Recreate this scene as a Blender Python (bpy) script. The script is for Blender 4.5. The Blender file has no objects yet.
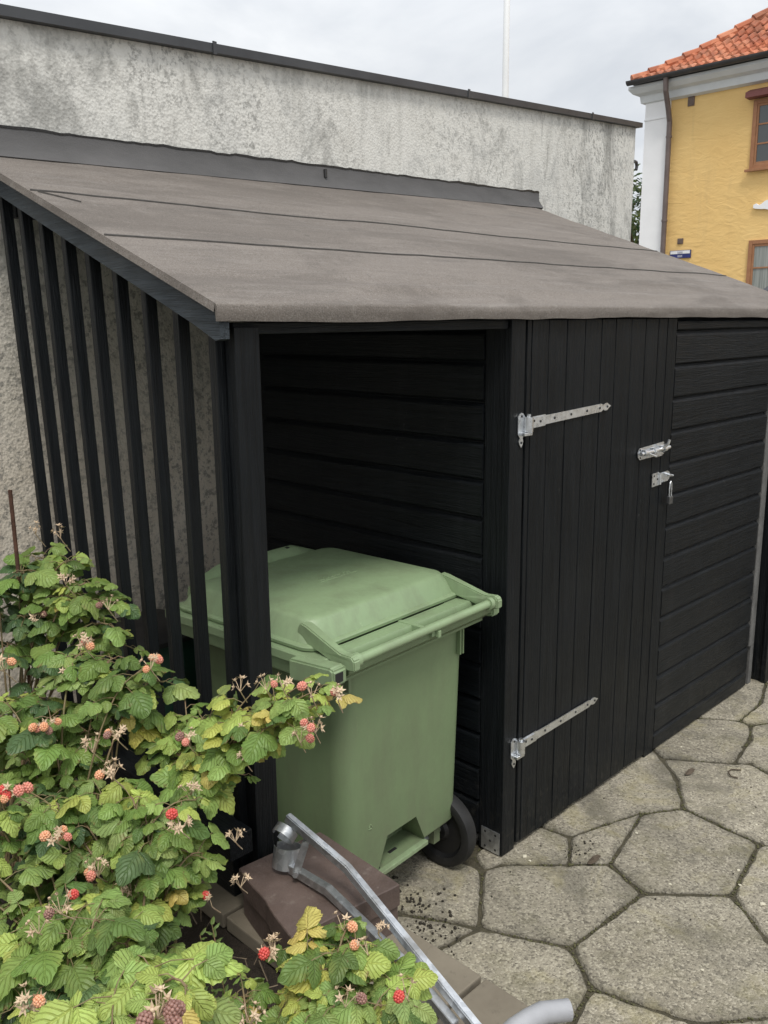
import bpy, bmesh, math, random
import numpy as np
from mathutils import Vector, Matrix, noise
R = math.radians
rnd = random.Random(7)
sc = bpy.context.scene
COL = sc.collection
SPLIT = {'screw', 'rim_corner', 'handle_rib', 'lid_hinge', 'fence_post', 'axle_bracket', 'drain_slot', 'grip_slot', 'handle_collar'}

# ------------------------------------------------------------------ camera
CAM = Vector((-2.489, -1.850, 2.05))
FPX = 880.0
RIGHT = Vector((0.7042, -0.7099, -0.0105)).normalized()
FWD = Vector((0.6928, 0.6895, -0.2114)).normalized()
RIGHT = (RIGHT - FWD * RIGHT.dot(FWD)).normalized()
UP = RIGHT.cross(FWD)
cd = bpy.data.cameras.new('camera'); cam = bpy.data.objects.new('camera', cd); COL.objects.link(cam)
m = Matrix((RIGHT, UP, -FWD)).transposed().to_4x4(); m.translation = CAM
cam.matrix_world = m
cd.sensor_fit = 'VERTICAL'; cd.sensor_height = 32.0; cd.lens = FPX / 1024 * 32.0
cd.clip_end = 2000; cd.clip_start = 0.05
sc.camera = cam

def ray(px, py):
    return RIGHT * ((px - 384) / FPX) - UP * ((py - 512) / FPX) + FWD
def at_z(px, py, z):
    d = ray(px, py); return CAM + d * ((z - CAM.z) / d.z)
def at_x(px, py, x):
    d = ray(px, py); return CAM + d * ((x - CAM.x) / d.x)

# ------------------------------------------------------------------ object helpers
def tag(o, label=None, cat=None, group=None, kind=None):
    if label: o['label'] = label
    if cat: o['category'] = cat
    if group: o['group'] = group
    if kind: o['kind'] = kind
    return o
def thing(name, loc, label, cat, group=None):
    o = bpy.data.objects.new(name, None); COL.objects.link(o); o.location = loc
    o.empty_display_size = .1
    return tag(o, label, cat, group)
def world_loc(o):
    v = Vector((0, 0, 0))
    while o is not None:
        v += o.location; o = o.parent
    return v
def link(name, me, mat, parent=None, smooth=False):
    o = bpy.data.objects.new(name, me); COL.objects.link(o)
    if mat is not None:
        for mm in (mat if isinstance(mat, (list, tuple)) else [mat]): me.materials.append(mm)
    if smooth:
        me.polygons.foreach_set('use_smooth', [True] * len(me.polygons))
    if parent is not None:
        me.transform(Matrix.Translation(-world_loc(parent)))
        o.parent = parent
    return o
def obj(name, bm, mat, parent=None, smooth=False, autos=None):
    bmesh.ops.recalc_face_normals(bm, faces=bm.faces)
    me = bpy.data.meshes.new(name); bm.to_mesh(me); bm.free()
    o = link(name, me, mat, parent, smooth)
    if autos:
        me.polygons.foreach_set('use_smooth', [True] * len(me.polygons))
        me.set_sharp_from_angle(angle=R(autos))
    return o
def struct(name, bm, mat, kind='structure', smooth=False):
    o = obj(name, bm, mat, None, smooth); o['kind'] = kind; return o
def nb(): return bmesh.new()

def box(bm, x0, x1, y0, y1, z0, z1, bev=0.0, mi=0):
    g = bmesh.ops.create_cube(bm, size=1)
    vs = g['verts']
    for v in vs:
        v.co = Vector((x0 + (v.co.x + .5) * (x1 - x0), y0 + (v.co.y + .5) * (y1 - y0), z0 + (v.co.z + .5) * (z1 - z0)))
    fs = list({f for v in vs for f in v.link_faces})
    for f in fs: f.material_index = mi
    if bev > 0:
        es = list({e for f in fs for e in f.edges})
        bmesh.ops.bevel(bm, geom=es, offset=bev, segments=2, affect='EDGES', profile=.6)
    return vs
def obox(bm, c, ax, ay, az, sx, sy, sz, bev=0.0):
    """box centred c with axes"""
    n0 = len(bm.verts)
    tmp = bmesh.new(); box(tmp, -sx/2, sx/2, -sy/2, sy/2, -sz/2, sz/2, bev)
    M = Matrix((ax.normalized(), ay.normalized(), az.normalized())).transposed().to_4x4(); M.translation = c
    tmp.transform(M); merge(bm, tmp)
def merge(bm, tmp):
    me = bpy.data.meshes.new('tmp'); tmp.to_mesh(me); tmp.free(); bm.from_mesh(me); bpy.data.meshes.remove(me)
def beam(bm, a, b, w, h, up=Vector((0, 0, 1)), bev=0.0):
    a = Vector(a); b = Vector(b); d = (b - a); L = d.length; d.normalize()
    s = d.cross(up).normalized(); u = s.cross(d)
    obox(bm, (a + b) / 2, s, d, u, w, L, h, bev)
def prism(bm, pts, d):
    """closed polygon pts (Vectors) extruded by vector d"""
    d = Vector(d)
    a = [bm.verts.new(p) for p in pts]; b = [bm.verts.new(Vector(p) + d) for p in pts]
    n = len(a); bm.faces.new(a); bm.faces.new(b[::-1])
    for i in range(n): bm.faces.new((a[i], b[i], b[(i+1) % n], a[(i+1) % n]))
def tube(bm, pts, r, n=8, caps=True):
    pts = [Vector(p) for p in pts]; rs = r if isinstance(r, (list, tuple)) else [r] * len(pts)
    rings = []; prev = None
    for i, p in enumerate(pts):
        if i == 0: d = pts[1] - p
        elif i == len(pts) - 1: d = p - pts[i-1]
        else: d = (pts[i+1] - p).normalized() + (p - pts[i-1]).normalized()
        d.normalize()
        if prev is None:
            s = d.cross(Vector((0, 0, 1)));
            if s.length < .1: s = d.cross(Vector((1, 0, 0)))
        else: s = prev - d * prev.dot(d)
        s.normalize(); prev = s; u = d.cross(s)
        rings.append([bm.verts.new(p + (s * math.cos(2*math.pi*k/n) + u * math.sin(2*math.pi*k/n)) * rs[i]) for k in range(n)])
    for a, b in zip(rings, rings[1:]):
        for k in range(n): bm.faces.new((a[k], a[(k+1) % n], b[(k+1) % n], b[k]))
    if caps: bm.faces.new(rings[0][::-1]); bm.faces.new(rings[-1])
def cyl(bm, a, b, r, n=16): tube(bm, [a, b], r, n)
def lathe(bm, c, axis, prof, n=32):
    """prof: list of (radius, along) ; closed ring profile"""
    axis = Vector(axis).normalized(); s = axis.cross(Vector((0, 0, 1)))
    if s.length < .1: s = Vector((1, 0, 0))
    s.normalize(); u = axis.cross(s); rings = []
    for k in range(n):
        a = 2*math.pi*k/n; d = s*math.cos(a) + u*math.sin(a)
        rings.append([bm.verts.new(Vector(c) + d*r + axis*h) for r, h in prof])
    m_ = len(prof)
    for k in range(n):
        A = rings[k]; B = rings[(k+1) % n]
        for j in range(m_): bm.faces.new((A[j], A[(j+1) % m_], B[(j+1) % m_], B[j]))
def rrect(x0, x1, y0, y1, r, n=5):
    out = []
    for cx, cy, a0 in ((x1-r, y1-r, 0), (x0+r, y1-r, 90), (x0+r, y0+r, 180), (x1-r, y0+r, 270)):
        for k in range(n+1):
            a = R(a0 + 90*k/n); out.append((cx + r*math.cos(a), cy + r*math.sin(a)))
    return out
def loft(bm, sections, caps=True):
    rings = [[bm.verts.new(p) for p in s] for s in sections]; n = len(rings[0])
    for a, b in zip(rings, rings[1:]):
        for k in range(n): bm.faces.new((a[k], a[(k+1) % n], b[(k+1) % n], b[k]))
    if caps: bm.faces.new(rings[0][::-1]); bm.faces.new(rings[-1])

# ------------------------------------------------------------------ material helpers
class NT:
    def __init__(s, name):
        s.m = bpy.data.materials.new(name); s.m.use_nodes = True; s.t = s.m.node_tree; s.N = s.t.nodes
        s.b = s.N['Principled BSDF']; s.out = s.N['Material Output']
        s.co = s.N.new('ShaderNodeTexCoord').outputs['Object']
        s.geo = s.N.new('ShaderNodeNewGeometry')
    def lk(s, a, b): s.t.links.new(a, b)
    def mapc(s, scale=(1, 1, 1), rot=(0, 0, 0), src=None):
        n = s.N.new('ShaderNodeMapping'); n.inputs['Scale'].default_value = scale; n.inputs['Rotation'].default_value = rot
        s.lk(src or s.geo.outputs['Position'], n.inputs['Vector']); return n.outputs[0]
    def noise(s, scale, detail=4, rough=.6, vec=None, dist=0):
        n = s.N.new('ShaderNodeTexNoise'); n.inputs['Scale'].default_value = scale; n.inputs['Detail'].default_value = detail
        n.inputs['Roughness'].default_value = rough; n.inputs['Distortion'].default_value = dist
        s.lk(vec or s.geo.outputs['Position'], n.inputs['Vector']); return n.outputs['Fac']
    def voro(s, scale, feature='F1', vec=None, out='Distance', rand=1):
        n = s.N.new('ShaderNodeTexVoronoi'); n.feature = feature; n.inputs['Scale'].default_value = scale
        n.inputs['Randomness'].default_value = rand
        s.lk(vec or s.geo.outputs['Position'], n.inputs['Vector']); return n.outputs[out]
    def ramp(s, fac, stops, interp='LINEAR'):
        n = s.N.new('ShaderNodeValToRGB'); n.color_ramp.interpolation = interp; e = n.color_ramp.elements
        while len(e) < len(stops): e.new(.5)
        for i, (p, c) in enumerate(stops):
            e[i].position = p
            e[i].color = (c, c, c, 1) if isinstance(c, (int, float)) else (*c, 1)
        s.lk(fac, n.inputs[0]); return n.outputs[0]
    def mix(s, f, a, b, mode='MIX'):
        n = s.N.new('ShaderNodeMix'); n.data_type = 'RGBA'; n.blend_type = mode
        for ix, v in ((0, f), (6, a), (7, b)):
            sock = n.inputs[ix]
            if hasattr(v, 'node'): s.lk(v, sock)
            elif isinstance(v, (int, float)): sock.default_value = v if ix == 0 else (v, v, v, 1)
            else: sock.default_value = (*v, 1)
        return n.outputs[2]
    def math(s, op, a, b=0.0, c=None):
        n = s.N.new('ShaderNodeMath'); n.operation = op
        for i, v in enumerate((a, b, c)):
            if v is None: continue
            if hasattr(v, 'node'): s.lk(v, n.inputs[i])
            else: n.inputs[i].default_value = v
        return n.outputs[0]
    def bump(s, h, strength=.5, dist=.01, nrm=None):
        n = s.N.new('ShaderNodeBump'); n.inputs['Strength'].default_value = strength; n.inputs['Distance'].default_value = dist
        s.lk(h, n.inputs['Height'])
        if nrm: s.lk(nrm, n.inputs['Normal'])
        return n.outputs[0]
    def fin(s, color=None, rough=.6, nrm=None, metal=0, spec=None):
        if color is not None:
            if hasattr(color, 'node'): s.lk(color, s.b.inputs['Base Color'])
            else: s.b.inputs['Base Color'].default_value = (*color, 1)
        if hasattr(rough, 'node'): s.lk(rough, s.b.inputs['Roughness'])
        else: s.b.inputs['Roughness'].default_value = rough
        if nrm: s.lk(nrm, s.b.inputs['Normal'])
        s.b.inputs['Metallic'].default_value = metal
        if spec is not None: s.b.inputs['Specular IOR Level'].default_value = spec
        return s.m
    def sep(s, v):
        n = s.N.new('ShaderNodeSeparateXYZ'); s.lk(v, n.inputs[0]); return n.outputs

def simple(name, c1, c2, scale=6, rough=.6, bs=60, bstr=.2, bd=.004, metal=0, spec=None):
    t = NT(name); f = t.noise(scale, 5, .65)
    col = t.ramp(f, [(.3, c1), (.7, c2)])
    return t.fin(col, rough, t.bump(t.noise(bs, 3), bstr, bd), metal, spec)

def mk_black_wood(name, axis, base=.0056, up=1.0):
    """axis: direction of grain"""
    t = NT(name)
    sc_ = {'x': (1.2, 30, 30), 'y': (30, 1.2, 30), 'z': (30, 30, 1.2)}[axis]
    v = t.mapc(sc_)
    g = t.noise(2.2, 6, .65, v, .6)
    g2 = t.noise(9, 3, .5, v)
    pat = t.noise(3, 4)
    col = t.ramp(g, [(.3, (base*.55, base*.72, base*.88)), (.74, (base*1.7, base*2.1, base*2.5))])
    dust = t.ramp(t.noise(70, 3, .7), [(.66, 0), (.73, 1)])
    patm = t.ramp(pat, [(.5, 0), (.72, 1)])
    dm = t.math('MULTIPLY', dust, patm)
    col = t.mix(t.math('MULTIPLY', dm, .6), col, (.12, .12, .115))
    scu = t.math('MULTIPLY', t.ramp(t.noise(26, 3, .6, t.mapc((1, 1, .5))), [(.70, 0), (.74, 1)]), t.ramp(t.noise(2.0, 2, .5), [(.52, 0), (.62, 1)]))
    col = t.mix(t.math('MULTIPLY', scu, .5), col, (.10, .105, .105))
    zz_ = t.sep(t.geo.outputs['Position'])[2]
    spl = t.math('MULTIPLY', t.ramp(zz_, [(.0, 1), (.38, 0)]), t.ramp(t.noise(32, 4, .8), [(.52, 0), (.66, 1)]))
    col = t.mix(t.math('MULTIPLY', spl, .40), col, (.075, .070, .058))
    fade = t.ramp(t.noise(1.3, 4, .65), [(.48, 0), (.68, 1)])
    col = t.mix(t.math('MULTIPLY', fade, .35), col, (base*2.6, base*2.9, base*3.1))
    rain = t.ramp(t.noise(1.6, 3, .6, t.mapc((9, 9, .8))), [(.5, 0), (.75, 1)])
    col = t.mix(t.math('MULTIPLY', rain, .22), col, (.022, .024, .026))
    h = t.math('ADD', t.math('MULTIPLY', g, 1.0), t.math('MULTIPLY', g2, .5))
    return t.fin(col, t.ramp(pat, [(.3, .34), (.7, .58)]), t.bump(h, .85, .006), spec=.22)

M = {}
M['wood_x'] = mk_black_wood('black_painted_boards_lengthwise', 'x')
M['wood_y'] = mk_black_wood('black_painted_boards_depthwise', 'y')
M['wood_z'] = mk_black_wood('black_painted_boards_upright', 'z')
M['wood_grey'] = mk_black_wood('dark_grey_paint_with_sky_glare', 'y', .030)  # sky glare on the rake boards is put into this lighter paint colour
M['wood_trim'] = simple('greyed_trim_board', (.075, .074, .072), (.15, .148, .142), 12, .75, 60, .3)

# roofing felt
t = NT('mineral_roofing_felt')
st = t.mapc((.35, 3.2, 3.2))
a = t.noise(1.6, 6, .65, st, .5)
b = t.noise(220, 2, .7)
c = t.noise(28, 4, .7)
col = t.ramp(a, [(.25, (.124, .106, .091)), (.55, (.158, .137, .119)), (.8, (.198, .173, .151))])
col = t.mix(t.math('MULTIPLY', t.ramp(b, [(.3, 1), (.5, 0)]), .6), col, (.045, .040, .036))
col = t.mix(t.math('MULTIPLY', t.ramp(c, [(.58, 0), (.72, 1)]), .35), col, (.27, .25, .225))
grit = t.voro(430, 'F1', None, 'Color')
col = t.mix(t.math('MULTIPLY', t.ramp(t.sep(grit)[0], [(.80, 0), (.86, 1)]), .38), col, (.30, .28, .255))
wet = t.ramp(t.noise(2.3, 5, .7, t.mapc((.8, 4, 4)), .3), [(.52, 0), (.68, 1)])
col = t.mix(t.math('MULTIPLY', wet, .38), col, (.075, .067, .060))
lite = t.ramp(t.noise(3.1, 5, .7, t.mapc((.5, 6, 6), (0, 0, .05)), .2), [(.55, 0), (.7, 1)])
col = t.mix(t.math('MULTIPLY', lite, .30), col, (.27, .25, .23))
pud = t.noise(1.1, 5, .7, t.mapc((.7, 2.0, 2.0), (0, 0, .15)), .6)
col = t.mix(t.math('MULTIPLY', t.ramp(pud, [(.50, 0), (.58, 1)]), .40), col, (.080, .068, .058))
mossf = t.math('MULTIPLY', t.ramp(t.noise(19, 4, .8), [(.62, 0), (.68, 1)]), t.ramp(t.noise(1.4, 3, .6), [(.5, 0), (.62, 1)]))
col = t.mix(t.math('MULTIPLY', mossf, .55), col, (.045, .042, .03))
spk = t.ramp(t.noise(48, 3, .75), [(.64, 0), (.70, 1)])
col = t.mix(t.math('MULTIPLY', spk, .55), col, (.06, .055, .05))
M['felt'] = t.fin(col, .93, t.bump(t.math('ADD', t.math('MULTIPLY', b, .6), t.math('MULTIPLY', c, .5)), .45, .004))
M['seam'] = simple('felt_lap_edge', (.045, .041, .037), (.08, .074, .067), 30, .8, 80, .5, .004)
M['bitumen_and_gap'] = simple('black_bitumen_and_gap_shade', (.012, .012, .012), (.03, .029, .028), 30, .5, 80, .5, .004)
t = NT('grey_upstand_felt')
a = t.noise(2.5, 5, .65, t.mapc((1, 1, 3)))
col = t.ramp(a, [(.3, (.075, .074, .074)), (.7, (.115, .112, .112))])
M['upstand'] = t.fin(col, .85, t.bump(t.noise(160, 3), .4, .003))

# roughcast wall
t = NT('stained_roughcast_render')
P = t.geo.outputs['Position']
big = t.noise(.9, 4, .6)
md = t.noise(3.4, 6, .7, None, .4)
sp = t.noise(34, 4, .75)
sp2 = t.noise(75, 3, .7)
streak = t.noise(2.2, 5, .7, t.mapc((2.6, 2.6, .35)))
hz = t.sep(P)[2]
topm = t.ramp(t.math('MULTIPLY', hz, .2), [(.30, 0), (.52, 1)])
white = t.ramp(md, [(.3, (.60, .59, .545)), (.7, (.76, .755, .71))])
beige = t.ramp(md, [(.3, (.54, .48, .385)), (.7, (.70, .635, .535))])
col = t.mix(topm, beige, white)
mask = t.math('MULTIPLY', t.ramp(big, [(.40, .22), (.60, 1)]), t.ramp(sp, [(.50, 0), (.60, 1)]))
col = t.mix(t.math('MULTIPLY', mask, .65), col, (.13, .13, .12))
blot = t.ramp(md, [(.50, 0), (.68, 1)])
col = t.mix(t.math('MULTIPLY', t.math('MULTIPLY', blot, topm), .55), col, (.25, .25, .235))
col = t.mix(t.math('MULTIPLY', t.ramp(streak, [(.55, 0), (.72, 1)]), .35), col, (.28, .275, .25))
h = t.math('ADD', t.math('MULTIPLY', sp2, .8), t.math('MULTIPLY', t.voro(80, 'F1'), 1.0))
smear = t.noise(1.3, 6, .75, t.mapc((1.4, 1.4, .7)), .8)
col = t.mix(t.math('MULTIPLY', t.math('MULTIPLY', t.ramp(smear, [(.50, 0), (.62, 1)]), topm), .62), col, (.19, .19, .175))
runs = t.noise(1.5, 4, .7, t.mapc((7, 7, .25)))
col = t.mix(t.math('MULTIPLY', t.math('MULTIPLY', t.ramp(runs, [(.58, 0), (.68, 1)]), topm), .40), col, (.72, .71, .67))
M['render'] = t.fin(col, .95, t.bump(h, .42, .005))
M['coping'] = simple('dark_sheet_coping', (.03, .032, .036), (.055, .058, .062), 3, .45, 20, .1)

# slabs
t = NT('exposed_aggregate_concrete')
g1 = t.voro(135, 'F1', None, 'Color'); g1d = t.voro(135, 'F1')
s1 = t.noise(150, 2, .6); s2 = t.noise(55, 4, .75); bigp = t.noise(1.7, 5, .65); mo = t.noise(5.5, 5, .7)
col = t.ramp(bigp, [(.3, (.255, .228, .172)), (.7, (.365, .332, .260))])
col = t.mix(t.math('MULTIPLY', t.ramp(t.sep(g1)[0], [(.70, 0), (.80, 1)]), .62), col, (.50, .46, .36))
col = t.mix(t.math('MULTIPLY', t.ramp(t.sep(g1)[1], [(.72, 0), (.82, 1)]), .60), col, (.08, .07, .055))
col = t.mix(t.math('MULTIPLY', t.ramp(s2, [(.56, 0), (.68, 1)]), .5), col, (.10, .095, .075))
col = t.mix(t.math('MULTIPLY', t.ramp(mo, [(.50, 0), (.68, 1)]), .55), col, (.165, .152, .088))
st2 = t.noise(2.6, 6, .75, None, .6)
col = t.mix(t.math('MULTIPLY', t.ramp(st2, [(.50, 0), (.64, 1)]), .62), col, (.120, .110, .085))
dots = t.math('MULTIPLY', t.ramp(t.noise(24, 4, .8), [(.60, 0), (.67, 1)]), t.ramp(t.noise(1.9, 3, .6), [(.42, 0), (.6, 1)]))
col = t.mix(t.math('MULTIPLY', dots, .6), col, (.075, .068, .045))
yl = t.ramp(t.noise(3.4, 5, .75, None, .5), [(.54, 0), (.68, 1)])
col = t.mix(t.math('MULTIPLY', yl, .38), col, (.33, .29, .13))
col = t.mix(t.math('MULTIPLY', t.ramp(st2, [(.28, 1), (.42, 0)]), .35), col, (.40, .36, .26))
at = t.N.new('ShaderNodeAttribute'); at.attribute_name = 'tone'
tn = t.N.new('ShaderNodeVectorMath'); tn.operation = 'SCALE'; t.lk(col, tn.inputs[0]); t.lk(at.outputs['Fac'], tn.inputs['Scale']); col = tn.outputs[0]
h = t.math('ADD', t.math('MULTIPLY', s1, .5), t.math('MULTIPLY', g1d, -1.0)); h = t.math('ADD', h, s2)
M['slab'] = t.fin(col, .92, t.bump(h, .6, .005))
M['joint'] = simple('mossy_soil_in_joints', (.035, .031, .018), (.090, .078, .048), 25, .95, 90, .9, .012)
M['tile'] = None
t = NT('worn_brown_cap_tiles')
n1 = t.noise(2.5, 5, .7); n2 = t.noise(26, 4, .7)
col = t.ramp(n1, [(.3, (.15, .128, .095)), (.7, (.235, .205, .155))])
col = t.mix(t.math('MULTIPLY', t.ramp(n2, [(.58, 0), (.7, 1)]), .5), col, (.09, .078, .06))
M['tile'] = t.fin(col, .85, t.bump(n2, .4, .004))
M['concrete'] = simple('plain_concrete', (.17, .16, .135), (.26, .245, .21), 4, .9, 60, .5, .005)
t = NT('dark_garden_soil')
n1 = t.noise(9, 6, .75); n2 = t.noise(70, 4, .8)
col = t.ramp(n1, [(.3, (.022, .016, .011)), (.7, (.07, .053, .037))])
col = t.mix(t.math('MULTIPLY', t.ramp(n2, [(.62, 0), (.7, 1)]), .6), col, (.16, .13, .09))
M['soil'] = t.fin(col, .95, t.bump(t.math('ADD', n1, n2), 1, .03))
M['ground'] = simple('packed_gravel_ground', (.12, .115, .10), (.20, .19, .17), 2, .95, 60, .6, .01)
# paver block
t = NT('reddish_brown_paver')
n1 = t.noise(6, 5, .7); n2 = t.noise(110, 3, .7); n3 = t.noise(22, 5, .8)
col = t.ramp(n1, [(.3, (.075, .052, .044)), (.7, (.135, .097, .082))])
col = t.mix(t.math('MULTIPLY', t.ramp(n3, [(.58, 0), (.68, 1)]), .55), col, (.20, .165, .14))
M['paver'] = t.fin(col, t.ramp(n3, [(.4, .5), (.6, .8)]), t.bump(n2, .5, .003))
# metals
t = NT('galvanised_steel')
n1 = t.voro(60, 'F1', None, 'Color'); n2 = t.noise(14, 4, .6)
col = t.ramp(t.sep(n1)[0], [(0, (.42, .44, .46)), (1, (.62, .64, .66))])
col = t.mix(t.math('MULTIPLY', t.ramp(n2, [(.48, 0), (.68, 1)]), .6), col, (.24, .235, .22))
M['galv'] = t.fin(col, t.ramp(n2, [(.3, .32), (.7, .55)]), t.bump(n2, .1, .002), metal=.9)
t = NT('bright_zinc')
n2 = t.noise(40, 4, .6)
M['zinc'] = t.fin(t.ramp(n2, [(.3, (.62, .64, .66)), (.7, (.82, .84, .86))]), t.ramp(n2, [(.3, .22), (.7, .42)]), metal=.95)
M['screw'] = simple('screw_holes', (.015, .015, .015), (.03, .03, .03), 10, .6)
M['rust'] = simple('rusty_iron', (.04, .018, .01), (.11, .05, .03), 30, .85, 80, .4)
M['brass'] = simple('dull_padlock_steel', (.10, .10, .10), (.2, .2, .2), 20, .4, 60, .1, metal=.8)
# bin plastics
def plastic(name, c, dirt=(.12, .11, .08), rough=.42, dz=.6):
    t = NT(name); n1 = t.noise(2.5, 5, .6); n2 = t.noise(38, 5, .75); n3 = t.noise(200, 2, .5)
    k = lambda f: tuple(min(1, x*f) for x in c)
    col = t.ramp(n1, [(.25, k(.9)), (.75, k(1.1))])
    col = t.mix(t.math('MULTIPLY', t.ramp(n2, [(.64, 0), (.76, 1)]), .35), col, k(1.5))
    dm = t.math('MULTIPLY', t.ramp(t.noise(4, 6, .75, t.mapc((1.6, 1.6, .45))), [(.45, 0), (.72, 1)]), .38)
    col = t.mix(dm, col, dirt)
    low = t.math('MULTIPLY', t.ramp(t.sep(t.geo.outputs['Position'])[2], [(.12, 1), (.42, 0)]), t.ramp(t.noise(9, 5, .75), [(.42, 0), (.62, 1)]))
    col = t.mix(t.math('MULTIPLY', low, .55), col, dirt)
    scr = t.ramp(t.noise(5, 4, .7, t.mapc((14, 14, 1.2), (0.25, .1, 0))), [(.70, 0), (.735, 1)])
    col = t.mix(t.math('MULTIPLY', scr, .3), col, k(1.7))
    return t.fin(col, t.ramp(n2, [(.3, rough), (.7, rough+.2)]), t.bump(n3, .12, .0015), spec=.45)
M['bin'] = plastic('faded_green_plastic', (.165, .228, .118))
M['bin_lid'] = plastic('lighter_green_plastic', (.255, .350, .195), rough=.30)  # lighter green than the body, for lid, rim, handle and foot plate
M['bin_dark'] = plastic('dark_green_plastic', (.012, .055, .038))
M['black_plastic'] = simple('black_plastic', (.005, .005, .006), (.011, .011, .012), 8, .5)
t = NT('black_rubber'); n1 = t.noise(20, 4)
M['rubber'] = t.fin(t.ramp(n1, [(.3, (.006, .006, .006)), (.7, (.016, .016, .016))]), .7, t.bump(n1, .2, .002))
M['pipe'] = simple('light_grey_pvc', (.27, .275, .29), (.35, .355, .37), 8, .4, 40, .1, .002)
# house
t = NT('yellow_limewashed_render')
n1 = t.noise(.7, 5, .6); n2 = t.noise(3.0, 5, .6, t.mapc((1, 1, 2.2)), 1.2)
col = t.ramp(n1, [(.3, (.76, .50, .19)), (.7, (.82, .57, .235))])
col = t.mix(t.math('MULTIPLY', t.ramp(n2, [(.3, 1), (.5, 0)]), .15), col, (.66, .42, .15))
drt = t.noise(1.0, 5, .7, t.mapc((3, 3, .35)))
col = t.mix(t.math('MULTIPLY', t.ramp(drt, [(.55, 0), (.72, 1)]), .28), col, (.52, .36, .17))
M['yellow'] = t.fin(col, .9, t.bump(n2, .28, .06))
M['white_paint'] = simple('white_painted_plaster', (.80, .80, .80), (.86, .86, .86), 2, .8, 8, .2, .01)
M['cornice'] = simple('grey_white_cornice', (.60, .62, .62), (.70, .72, .72), 2, .7, 8, .1)
t = NT('orange_clay_tiles')
n1 = t.voro(2.6, 'F1', None, 'Color'); n2 = t.noise(2.4, 5, .7)
col = t.ramp(t.sep(n1)[0], [(0, (.33, .095, .045)), (.6, (.44, .14, .065)), (1, (.54, .22, .12))])
col = t.mix(t.math('MULTIPLY', t.ramp(n2, [(.46, 0), (.62, 1)]), .65), col, (.20, .085, .05))
M['tiles'] = t.fin(col, .8, t.bump(t.noise(40, 3), .3, .01))
M['brown_metal'] = simple('brown_painted_metal', (.10, .075, .068), (.15, .115, .105), 5, .5, 30, .1)
M['dark_metal'] = simple('dark_gutter_metal', (.035, .034, .036), (.06, .058, .06), 5, .45, 30, .1)
M['window_wood'] = simple('orange_brown_window_wood', (.28, .125, .055), (.36, .17, .08), 12, .6, 40, .2)
M['red_wood'] = simple('dark_red_lintel_board', (.17, .055, .05), (.22, .08, .07), 8, .7, 30, .2)
t = NT('window_glass'); t.b.inputs['Coat Weight'].default_value = .3
M['glass'] = t.fin((.035, .045, .045), .06, spec=.8)
t = NT('lace_curtain_behind_glass'); w = t.noise(3, 2, .5, t.mapc((14, 14, .3)))
M['curtain'] = t.fin(t.ramp(w, [(.3, (.16, .175, .16)), (.7, (.33, .345, .32))]), .25)
M['vent'] = simple('rusty_vent_grille', (.13, .09, .075), (.2, .15, .12), 20, .7)
M['sign_blue'] = simple('blue_enamel', (.012, .018, .12), (.02, .03, .17), 5, .3)
M['sign_white'] = simple('white_enamel', (.7, .7, .7), (.8, .8, .8), 5, .3)
M['pole'] = simple('white_flagpole_paint', (.72, .73, .73), (.8, .81, .81), 2, .5, 20, .05)
M['slate'] = simple('dark_roof_sheet', (.045, .048, .058), (.07, .072, .08), 6, .6)
M['dirt'] = simple('dark_crumbs', (.012, .010, .006), (.035, .028, .018), 60, .8)
M['bark'] = simple('brown_bark', (.05, .035, .022), (.11, .085, .06), 30, .9, 60, .6, .006)

# foliage material: 'tint' (point colour) and 'luv' (leaf coordinates)
def leaf_mat(name, trans=.28, veins=True):
    t = NT(name); N = t.N
    at = N.new('ShaderNodeAttribute'); at.attribute_name = 'tint'
    uv = N.new('ShaderNodeAttribute'); uv.attribute_name = 'luv'
    s = t.sep(uv.outputs['Vector'])
    au = t.math('ABSOLUTE', s[0])
    vv = t.math('SUBTRACT', s[1], t.math('MULTIPLY', au, .34))
    wv = t.math('ABSOLUTE', t.math('SINE', t.math('MULTIPLY', vv, math.pi * 6.5)))
    mid = t.ramp(au, [(0, 0), (.10, 1)])
    prof = t.math('MULTIPLY', t.ramp(wv, [(0, 0), (.55, 1)]), mid)
    col = at.outputs['Color']
    n = t.noise(45, 4, .7)
    col = t.mix(t.math('MULTIPLY', t.ramp(n, [(.35, 1), (.6, 0)]), .35), col, t.mix(1.0, col, (.72, .66, .5), 'MULTIPLY'))
    brn = t.math('MULTIPLY', t.ramp(t.noise(38, 4, .7), [(.58, 0), (.64, 1)]), t.ramp(au, [(.45, 0), (.95, 1)]))
    col = t.mix(t.math('MULTIPLY', brn, .8), col, (.20, .12, .05))
    yel = t.math('MULTIPLY', t.ramp(t.noise(14, 3, .6), [(.55, 0), (.7, 1)]), t.ramp(au, [(.1, 0), (.9, 1)]))
    col = t.mix(t.math('MULTIPLY', yel, .35), col, (.46, .48, .12))
    veinc = t.mix(1.0, col, (1.22, 1.15, 1.2), 'MULTIPLY')
    col = t.mix(prof, veinc, col)
    back = t.mix(.5, col, (.24, .30, .17))
    col = t.mix(t.geo.outputs['Backfacing'], col, back)
    h = t.math('ADD', prof, t.math('MULTIPLY', n, .5))
    bn = t.bump(h, .7, .0045)
    t.fin(col, .46, bn, spec=.4)
    tr = N.new('ShaderNodeBsdfTranslucent'); t.lk(t.mix(1.0, col, (1.25, 1.25, .6), 'MULTIPLY'), tr.inputs['Color'])
    mx = N.new('ShaderNodeMixShader'); mx.inputs[0].default_value = trans
    t.lk(t.b.outputs[0], mx.inputs[1]); t.lk(tr.outputs[0], mx.inputs[2]); t.lk(mx.outputs[0], t.out.inputs['Surface'])
    return t.m
M['leaf'] = leaf_mat('raspberry_leaf')
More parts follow.
